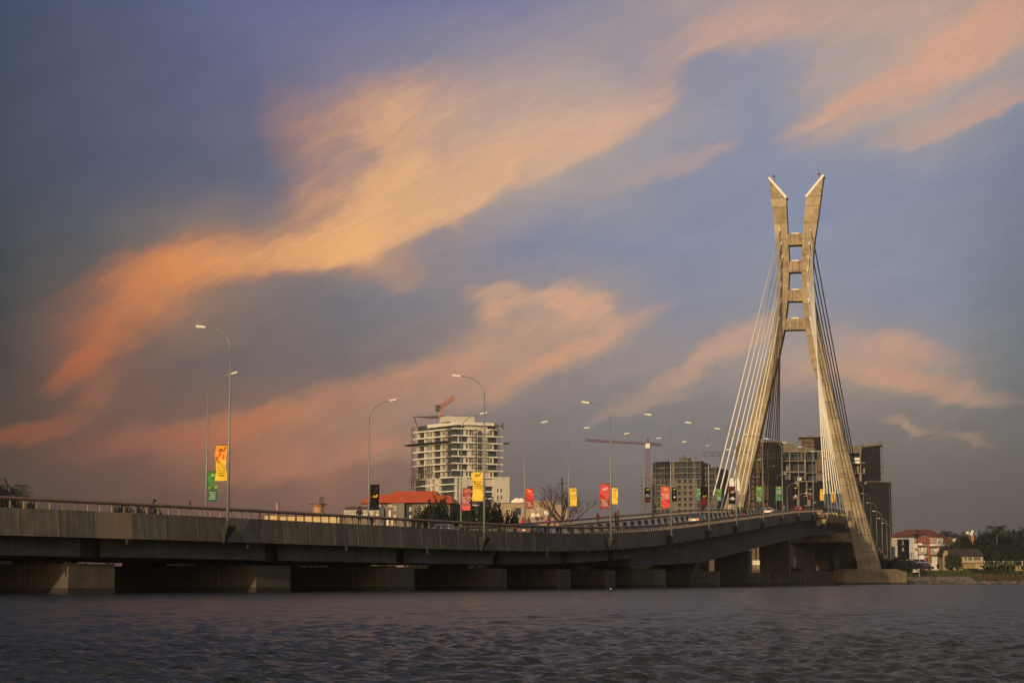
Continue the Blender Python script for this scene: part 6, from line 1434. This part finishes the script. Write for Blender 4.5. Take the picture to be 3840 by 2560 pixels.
for x in (416, 548): f.part('post', M_pale, rx(x), rx(x + 5), ry(822), ry(975), -.12, -.04)
h3 = bld('house', 'small cream bungalow with a long dark roof, in front of the dark trees', 3610, 600); a3 = Fac(rx(1100), 600, rx(1640), 598, h3)
a3.raw(MB(), a3.u(rx(1110)), a3.u(rx(1635)), gz(145, 600) - 1, a3.z(ry(602), 3610), -7, 0).build('wall', M_cr, h3, world=True)
M_dkroof = mat('dark_shingle_roof', (.045, .035, .03), .85, .15, .8)
hip_roof(a3, rx(950), rx(1665), rx(1010), rx(1560), ry(600), ry(478), 9, M_dkroof, over=1.2)
for a, b in ((1250, 1275), (1330, 1352), (1388, 1440), (1480, 1505), (1522, 1580)): a3.window(rx(a), rx(b), ry(608), ry(668), 0, bars=2 if b - a > 30 else 1, fr=M_dark)
a3.part('plinth', M_brown, rx(1110), rx(1640), ry(715), ry(728), -1, .3)
g3 = Fac(rx(950), 592, rx(1045), 592, h3); zA, zB = g3.z(ry(580), 3540), g3.z(ry(520), 3540); U0, U1 = g3.u(rx(955)), g3.u(rx(1040))
MB().add([g3.pt(U0, 0, 0), g3.pt(U1, 0, 0), g3.pt(U1, 0, zB), g3.pt(U0 + (U1 - U0) * .35, 0, zB + .2), g3.pt(U0, 0, zA), g3.pt(U0, -6, 0), g3.pt(U1, -6, 0), g3.pt(U1, -6, zB), g3.pt(U0 + (U1 - U0) * .35, -6, zB + .2), g3.pt(U0, -6, zA)],
    [(0, 1, 2, 3, 4), (9, 8, 7, 6, 5), (0, 5, 6, 1), (1, 6, 7, 2), (2, 7, 8, 3), (3, 8, 9, 4), (4, 9, 5, 0)]).build('gable_wall', mat('ochre_gable_render', (.34, .25, .14), .85, .12, .4), h3, world=True)
slope_ = MB(); slope_.hexa([g3.pt(U0 - .6, .5, zA - .5), g3.pt(U0 + (U1 - U0) * .4, .5, zB + .9), g3.pt(U0 + (U1 - U0) * .4, -6, zB + .9), g3.pt(U0 - .6, -6, zA - .5), g3.pt(U0 - .6, .5, zA - .2), g3.pt(U0 + (U1 - U0) * .4, .5, zB + 1.2), g3.pt(U0 + (U1 - U0) * .4, -6, zB + 1.2), g3.pt(U0 - .6, -6, zA - .2)]).build('roof', M_dkroof, h3, world=True)
M_yw = mat('weathered_yellow_wall', (.28, .21, .08), .9, .25, .6, streak=.3, dirt=(.10, .08, .05))
for lab, a, b, y0, y1, Y in (('weathered yellow garden wall in front of the bungalow', 1165, 1500, 738, 800, 585), ('crumbling yellow wall half sunk in the scrub', 1462, 1610, 835, 935, 562), ('stained yellow wall at the right edge of the picture', 2170, 2420, 842, 935, 556)):
    t = bld('garden_wall', lab, rx((a + b) / 2), Y, 'wall'); f = Fac(rx(a), Y, rx(b), Y, t); f.raw(MB(), f.u(rx(a)), f.u(rx(b)), 1, f.z(ry(y0), rx(a)), -.4, 0).build('wall', M_yw, t, world=True); f.part('coping', M_cr, rx(a), rx(b), ry(y0 - 4), ry(y0), -.5, .08)
    if a > 2000:
        for x, w in ((2175, 45), (2235, 40), (2325, 20)): f.part('pillar_stub', M_yw, rx(x), rx(x + w), ry(775), ry(842), -.4, 0)
fc_ = bld('fence', 'open fence of white posts and two rails behind the banana plants', 3755, 585, 'fence'); f = Fac(rx(1600), 585, rx(2400), 583, fc_)
for x in (1650, 1812, 1972, 2132, 2290): f.part('post', M_cream, rx(x), rx(x + 7), ry(680), ry(765), -.12, .1)
for y in (694, 756): f.part('rail', M_galv, rx(1640), rx(2400), ry(y), ry(y + 4), -.05, .05)
rt = bld('building', 'low building with an orange wall and several satellite dishes on its roof, among the trees', 3635, 700); f = Fac(rx(1340), 700, rx(1520), 700, rt)
f.raw(MB(), f.u(rx(1370)), f.u(rx(1510)), 0, f.z(ry(265), 3635), -6, 0).build('wall', mat('orange_brown_render', (.45, .16, .06), .8, .1), rt, world=True); f.part('roof_edge', M_tan, rx(1365), rx(1515), ry(255), ry(268), -6, .3)
for (x, y, r, m), l in zip(((1395, 205, 1.5, None), (1475, 175, 1.1, None), (1460, 215, 1.2, None), (1355, 265, .9, None), (1540, 218, 1.0, mat('teal_dish_paint', (.08, .28, .30), .5))), ('large white dish, leftmost high one above the trees', 'highest white dish above the trees', 'yellowish dish below the highest one', 'small low dish at the left end of the orange roof', 'teal dish at the right end of the row')): dish(rx(x), ry(y) + 3, 702, r * .42, l, m)
# double street light and bank-side cars
t = thing('street_light', 'double-headed street light in front of the brick-red roof', 'street light', at(rx(700), ry(700), 650)); q = at(rx(704), ry(270), 650); b = Vector(t.location)
MB().tube([b, (q.x, 650, q.z)], [.14, .09], 8).build('pole', M_galv, t, world=True); q2 = at(rx(672), ry(264), 650); q3 = at(rx(720), ry(300), 650)
MB().tube([(q.x, 650, q.z), q2], .05, 5).tube([(q.x, 650, q.z), q3], .05, 5).build('arm', M_galv, t, world=True)
for c in (q2, q3): MB().box(c.x - .5, c.x + .3, c.y - .15, c.y + .15, c.z - .08, c.z + .1).build('lamp_head', M_lamp, t, world=True)
for x, y0, y1, m, l in ((668, 630, 735, 'red', 'narrow red feather flag by the gate'), (708, 632, 742, 'yellow', 'narrow yellow feather flag by the gate')):
    t = thing('flag', l, 'flag', at(rx(x), ry(y1), 640)); f = Fac(rx(x - 12), 640, rx(x + 16), 640, t); f.part('cloth', V[m], rx(x - 4), rx(x + 22), ry(y0), ry(y1), -.03, .03); f.part('pole', M_galv, rx(x - 9), rx(x - 5), ry(y0 - 6), ry(y1 + 20), -.05, .05)
def bank_car(px, py, Y, rz, label, pm_, kind='suv', H=1.75, L=4.6, Wd=1.85):
    global zd_; s0 = 0; o = car(30, 5, label, 'car', pm_, kind=kind, H=H, L=L, Wd=Wd, tail=False); q = at(px, py, Y); o.location = (q.x, Y, q.z); o.rotation_euler = (0, 0, rz); return o
bank_car(rx(690), ry(838), 590, .1, 'dark blue van parked on the bank below the white house', paint('dark_blue_paint', (.02, .03, .08)), H=2.0, L=4.4, Wd=1.9)
bank_car(rx(598), ry(765), 620, .15, 'white pickup parked in front of the white house', paint('white_van_paint', (.7, .6, .58)), H=1.9, L=5.2)
bank_car(rx(640), ry(855), 575, 1.35, 'small red car at the edge of the grass, left of the dark blue van', paint('red_car_paint', (.35, .03, .02)), kind='sedan')
# trees of the right bank
G = 'dark leafy trees on the right bank'
for px, yt, Y, w, l, v, sd in ((3650, 2014, 640, 100, 'dark tree under the satellite dishes', 1, 1), (3694, 2006, 632, 110, 'broad dark tree right of the satellite dishes', 1, 2),
        (3752, 1996, 640, 130, 'wide flat-topped dark tree behind the tall palm', 1, 3), (3806, 1994, 634, 110, 'dark tree second from the right edge', 0, 4), (3852, 1990, 626, 120, 'dark tree cut by the right edge of the picture', 1, 5),
        (3606, 2022, 650, 84, 'rounded dark tree between the two small palms', 0, 6), (3722, 2036, 612, 110, 'lower dark tree in front of the palm trunk', 0, 7), (3790, 2040, 610, 110, 'lower dark tree behind the white fence', 1, 8),
        (3668, 2040, 618, 100, 'lower dark tree behind the end of the bungalow roof', 0, 9), (3850, 2044, 608, 110, 'lower dark tree at the right edge, above the yellow wall', 0, 18), (3905, 2000, 605, 130, 'dark tree just outside the right edge', 1, 19),
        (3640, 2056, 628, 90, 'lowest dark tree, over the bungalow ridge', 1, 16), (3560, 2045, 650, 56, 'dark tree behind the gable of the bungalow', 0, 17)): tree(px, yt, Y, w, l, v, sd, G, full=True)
palm(3736, 1982, 618, 'tall palm rising above the dark trees on the right', 1, sc=1.25); palm(3550, 1998, 700, 'palm crown behind the brick-red roofs', 2, sc=1.1); palm(3603, 2006, 660, 'small palm at the left end of the dark trees', 3, sc=1.0); palm(3437, 2005, 740, 'palm crown in front of the dark red roof', 4, sc=1.1); palm(3583, 2042, 640, 'drooping palm left of the bungalow roof', 5, sc=1.2)
tree(3573, 2080, 583, 56, 'bushy green tree in front of the ochre gable', 2, 10); tree(3530, 2108, 600, 34, 'low dark bush between the cars and the ochre gable', 0, 11)
tree(3372, 2088, 560, 50, 'dark bush behind the right end of the pylon foundation', 0, 12, 'shrubs beside the bridge ramp'); tree(3398, 2098, 556, 44, 'second dark bush below the billboard', 2, 13, 'shrubs beside the bridge ramp'); tree(3345, 2108, 575, 46, 'low bush against the bridge ramp', 0, 14, 'shrubs beside the bridge ramp'); tree(3420, 2112, 560, 40, 'bush at the foot of the layered conifer', 0, 15, 'shrubs beside the bridge ramp')
def conifer(px, ytop, ybot, Y, label):
    q = at(px, ybot, Y); g = gz(q.x, Y); H = zat(ytop, Y, px) - g; t = thing('conifer', label, 'tree', (q.x, Y, g)); r = random.Random(8)
    MB().tube([(0, 0, 0), (0, 0, H)], [.16, .03], 7).build('trunk', M_bark, t)
    mb = MB()
    for k in range(11):
        z = H * (.22 + .76 * k / 11); R = (1 - k / 11) ** .8 * 2.7 + .3
        for j in range(7):
            a = j * .9 + k * .5 + r.uniform(-.1, .1); tip = (cos(a) * R, sin(a) * R, z + .25)
            mb.tube([(0, 0, z), (tip[0] * .6, tip[1] * .6, z - .05), tip], [.05, .03, .01], 4)
            for e in range(14):
                f_ = .3 + .7 * e / 14; c = Vector((tip[0] * f_, tip[1] * f_, z + .1 * f_)); d = Vector((-sin(a), cos(a), .1)) * (.5 * (1.1 - f_)) * (1 if e % 2 else -1)
                mb.add([c, c + Vector((cos(a), sin(a), 0)) * .22, c + d], [(0, 1, 2)])
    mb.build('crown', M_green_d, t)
conifer(3420, 2066, 2150, 553, 'layered conifer in front of the white house, above the notice board')
for i, (px, yt) in enumerate(((3690, 2120), (3708, 2108), (3724, 2112), (3735, 2124), (3755, 2118), (3770, 2104), (3788, 2106), (3800, 2116))): banana(px, yt, 2165, 556 + (i % 3) * 2, ['leftmost banana plant of the left clump by the crumbling yellow wall', 'tallest banana plant of the left clump', 'third banana plant of the left clump', 'lowest banana plant, right end of the left clump', 'lowest banana plant, left end of the right clump', 'tallest banana plant of the right clump', 'third banana plant of the right clump', 'rightmost banana plant, beside the stained yellow wall'][i], i)
# trees behind the bridge
tree(0, 1836, 350, 130, 'dark tree cut by the left edge, rising above the hand rail', 0, 21, full=True); tree(92, 1886, 352, 95, 'lower tree beside the tall one at the left edge', 1, 22); palm(52, 1842, 352, 'dark palm at the left edge above the hand rail', 9, sc=.8)
tree(500, 1897, 420, 190, 'low dark tree seen through the rail posts at the left', 1, 23)
G2 = 'dark trees between the orange roof and the tan block'
for i, (px, yt, w, l) in enumerate(((1590, 1900, 90, 'leftmost dark tree beside the orange-roofed house'), (1655, 1872, 110, 'dark tree in front of the right end of the orange roof'), (1730, 1886, 100, 'dark tree below the two banners'), (1790, 1868, 110, 'tallest dark tree, behind the second lamp pole'), (1850, 1878, 90, 'feathery dark tree in front of the white podium'), (1905, 1912, 80, 'low tree at the foot of the tan block'), (1620, 1915, 110, 'low bushy tree left of the far pole'), (1700, 1915, 110, 'low bushy tree right of the far pole'), (1770, 1915, 110, 'low dark tree behind the second lamp'))):
    tree(px, yt + 12, 455 + (i % 3) * 8, w * 1.15, l, i % 2, 30 + i, G2, full=True)
def bare_tree(px, ybot, Y, ytop, wpx, label, seed):
    q = at(px, ybot, Y); g = gz(q.x, Y); H = zat(ytop, Y, px) - g; R = wpx * Y / FP / 2; r = random.Random(seed); mb = MB(); t = thing('bare_tree', label, 'tree', (q.x, Y, g)); tr = MB()
    h0 = H * .62
    tr.tube([(0, 0, 0), (.15, 0, h0 * .5), (0, 0, h0)], [.6, .5, .42], 8).build('trunk', M_bark, t, smooth=True)
    def br(p, d, L, rad, n):
        d = d.normalized(); pts = [p]; c = p
        for i in range(4): d = (d + Vector((r.uniform(-.22, .22), r.uniform(-.22, .22), r.uniform(-.10, .16)))).normalized(); c = c + d * L / 4; pts.append(c)
        mb.tube(pts, [rad, rad * .85, rad * .7, rad * .55, rad * .4], 4 if n < 3 else 5, False)
        if n == 0: return
        for i in range(3 if n > 2 else 3):
            a = pts[r.choice((2, 3, 4))]; br(a, d + Vector((r.uniform(-.9, .9), r.uniform(-.9, .9), r.uniform(-.25, .6))), L * r.uniform(.55, .78), rad * .5, n - 1)
    for i in range(7):
        a = i * .9 + .3; br(Vector((0, 0, h0 * r.uniform(.8, 1))), Vector((cos(a) * 1.1, sin(a) * .6, r.uniform(.5, 1.1))), R * .66, .32, 4)
    mb.build('branches', mat('bare_branch', (.075, .05, .042), .9, .1), t)
bare_tree(2106, 1960, 470, 1806, 230, 'leafless tree with spreading branches behind the yellow banner', 4)
# belt of low vegetation along the bank behind the bridge
def belt(name, label, x0, x1, d0, d1, h, n, seed, leaf=.4):
    r = random.Random(seed); mb = MB()
    for _ in range(n):
        x = r.uniform(x0, x1); d = r.uniform(d0, d1); y = shore_y(x) + d; hh = h * (.6 + .4 * sin(x * .13 + seed)) * r.random() ** .6 + .2; z = land_z(d, x) + hh
        nrm = Vector((r.uniform(-1, 1), r.uniform(-1, 1), r.uniform(0, 1))).normalized(); u = nrm.orthogonal().normalized(); v = nrm.cross(u); L = leaf * r.uniform(.6, 1.4); p = Vector((x, y, z))
        mb.add([p - u * L, p + v * L * .5, p + u * L, p - v * L * .5], [(0, 1, 2, 3)])
    tag(mb.build(name, M_green_d), label, 'bushes', kind='stuff')
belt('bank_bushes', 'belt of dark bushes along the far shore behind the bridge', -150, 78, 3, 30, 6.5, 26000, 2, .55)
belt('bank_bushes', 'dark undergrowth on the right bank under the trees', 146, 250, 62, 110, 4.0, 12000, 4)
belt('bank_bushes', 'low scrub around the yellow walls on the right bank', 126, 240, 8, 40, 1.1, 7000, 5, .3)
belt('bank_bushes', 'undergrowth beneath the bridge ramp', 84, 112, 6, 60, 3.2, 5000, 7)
# birds in the evening sky
def bird(px, py, Y, span, up, rz, label):
    q = at(px, py, Y); t = thing('bird', label, 'bird', q, 'birds gliding over the lagoon', rz); s = span / 2
    MB().tube([(-.34 * s, 0, 0), (-.1 * s, 0, .02), (.2 * s, 0, .02), (.36 * s, 0, 0)], [.02 * s, .1 * s, .1 * s, .03 * s], 7).build('body', M_dark, t, smooth=True)
    for k in (-1, 1):
        MB().add([(.14 * s, 0, .04), (-.14 * s, 0, .04), (-.1 * s, k * .5 * s, up * .7 * s), (.2 * s, k * .5 * s, up * .8 * s), (-.22 * s, k * s, up * s * .6), (-.06 * s, k * s, up * s * .62)], [(0, 1, 2, 3), (3, 2, 4, 5)]).build('wing', M_dark, t)
    MB().add([(-.3 * s, -.03 * s, 0), (-.3 * s, .03 * s, 0), (-.5 * s, .1 * s, 0), (-.5 * s, -.1 * s, 0)], [(0, 1, 2, 3)]).build('tail', M_dark, t)
bird(500, 685, 160, .42, .35, 2.9, 'bird highest in the sky at the upper left'); bird(373, 1432, 160, .36, .12, 2.9, 'bird low at the left, above the lowest one'); bird(400, 1558, 170, .34, .5, 1.3, 'lowest bird at the left, wings raised'); bird(618, 1338, 200, .3, .2, 3.0, 'faint bird left of the nearest lamp head'); bird(1545, 1412, 260, .3, .3, 2.7, 'tiny bird above the white high-rise')
q = at(2290, 2206, 200); MB().ball((q.x, 200, .02), .06, 8, 6, (1.5, 1, .8)).build('buoy', M_cream); tag(bpy.data.objects['buoy'], 'tiny white float on the water below the sixth pier', 'float')
# thin evening haze round camera and scene
def haze(density):
    m = bpy.data.materials.new('evening_haze'); m.use_nodes = True; t = m.node_tree; t.nodes.clear()
    o = t.nodes.new('ShaderNodeOutputMaterial'); v = t.nodes.new('ShaderNodeVolumePrincipled'); v.inputs['Density'].default_value = density
    v.inputs['Color'].default_value = (.78, .78, .80, 1); v.inputs['Anisotropy'].default_value = 0.2; t.links.new(v.outputs[0], o.inputs['Volume'])
    b = MB().box(-1500, 1500, -250, 2400, -1.6, 130).build('haze', m); b['kind'] = 'stuff'; b['label'] = 'thin evening haze over the lagoon'
haze(0.00009)
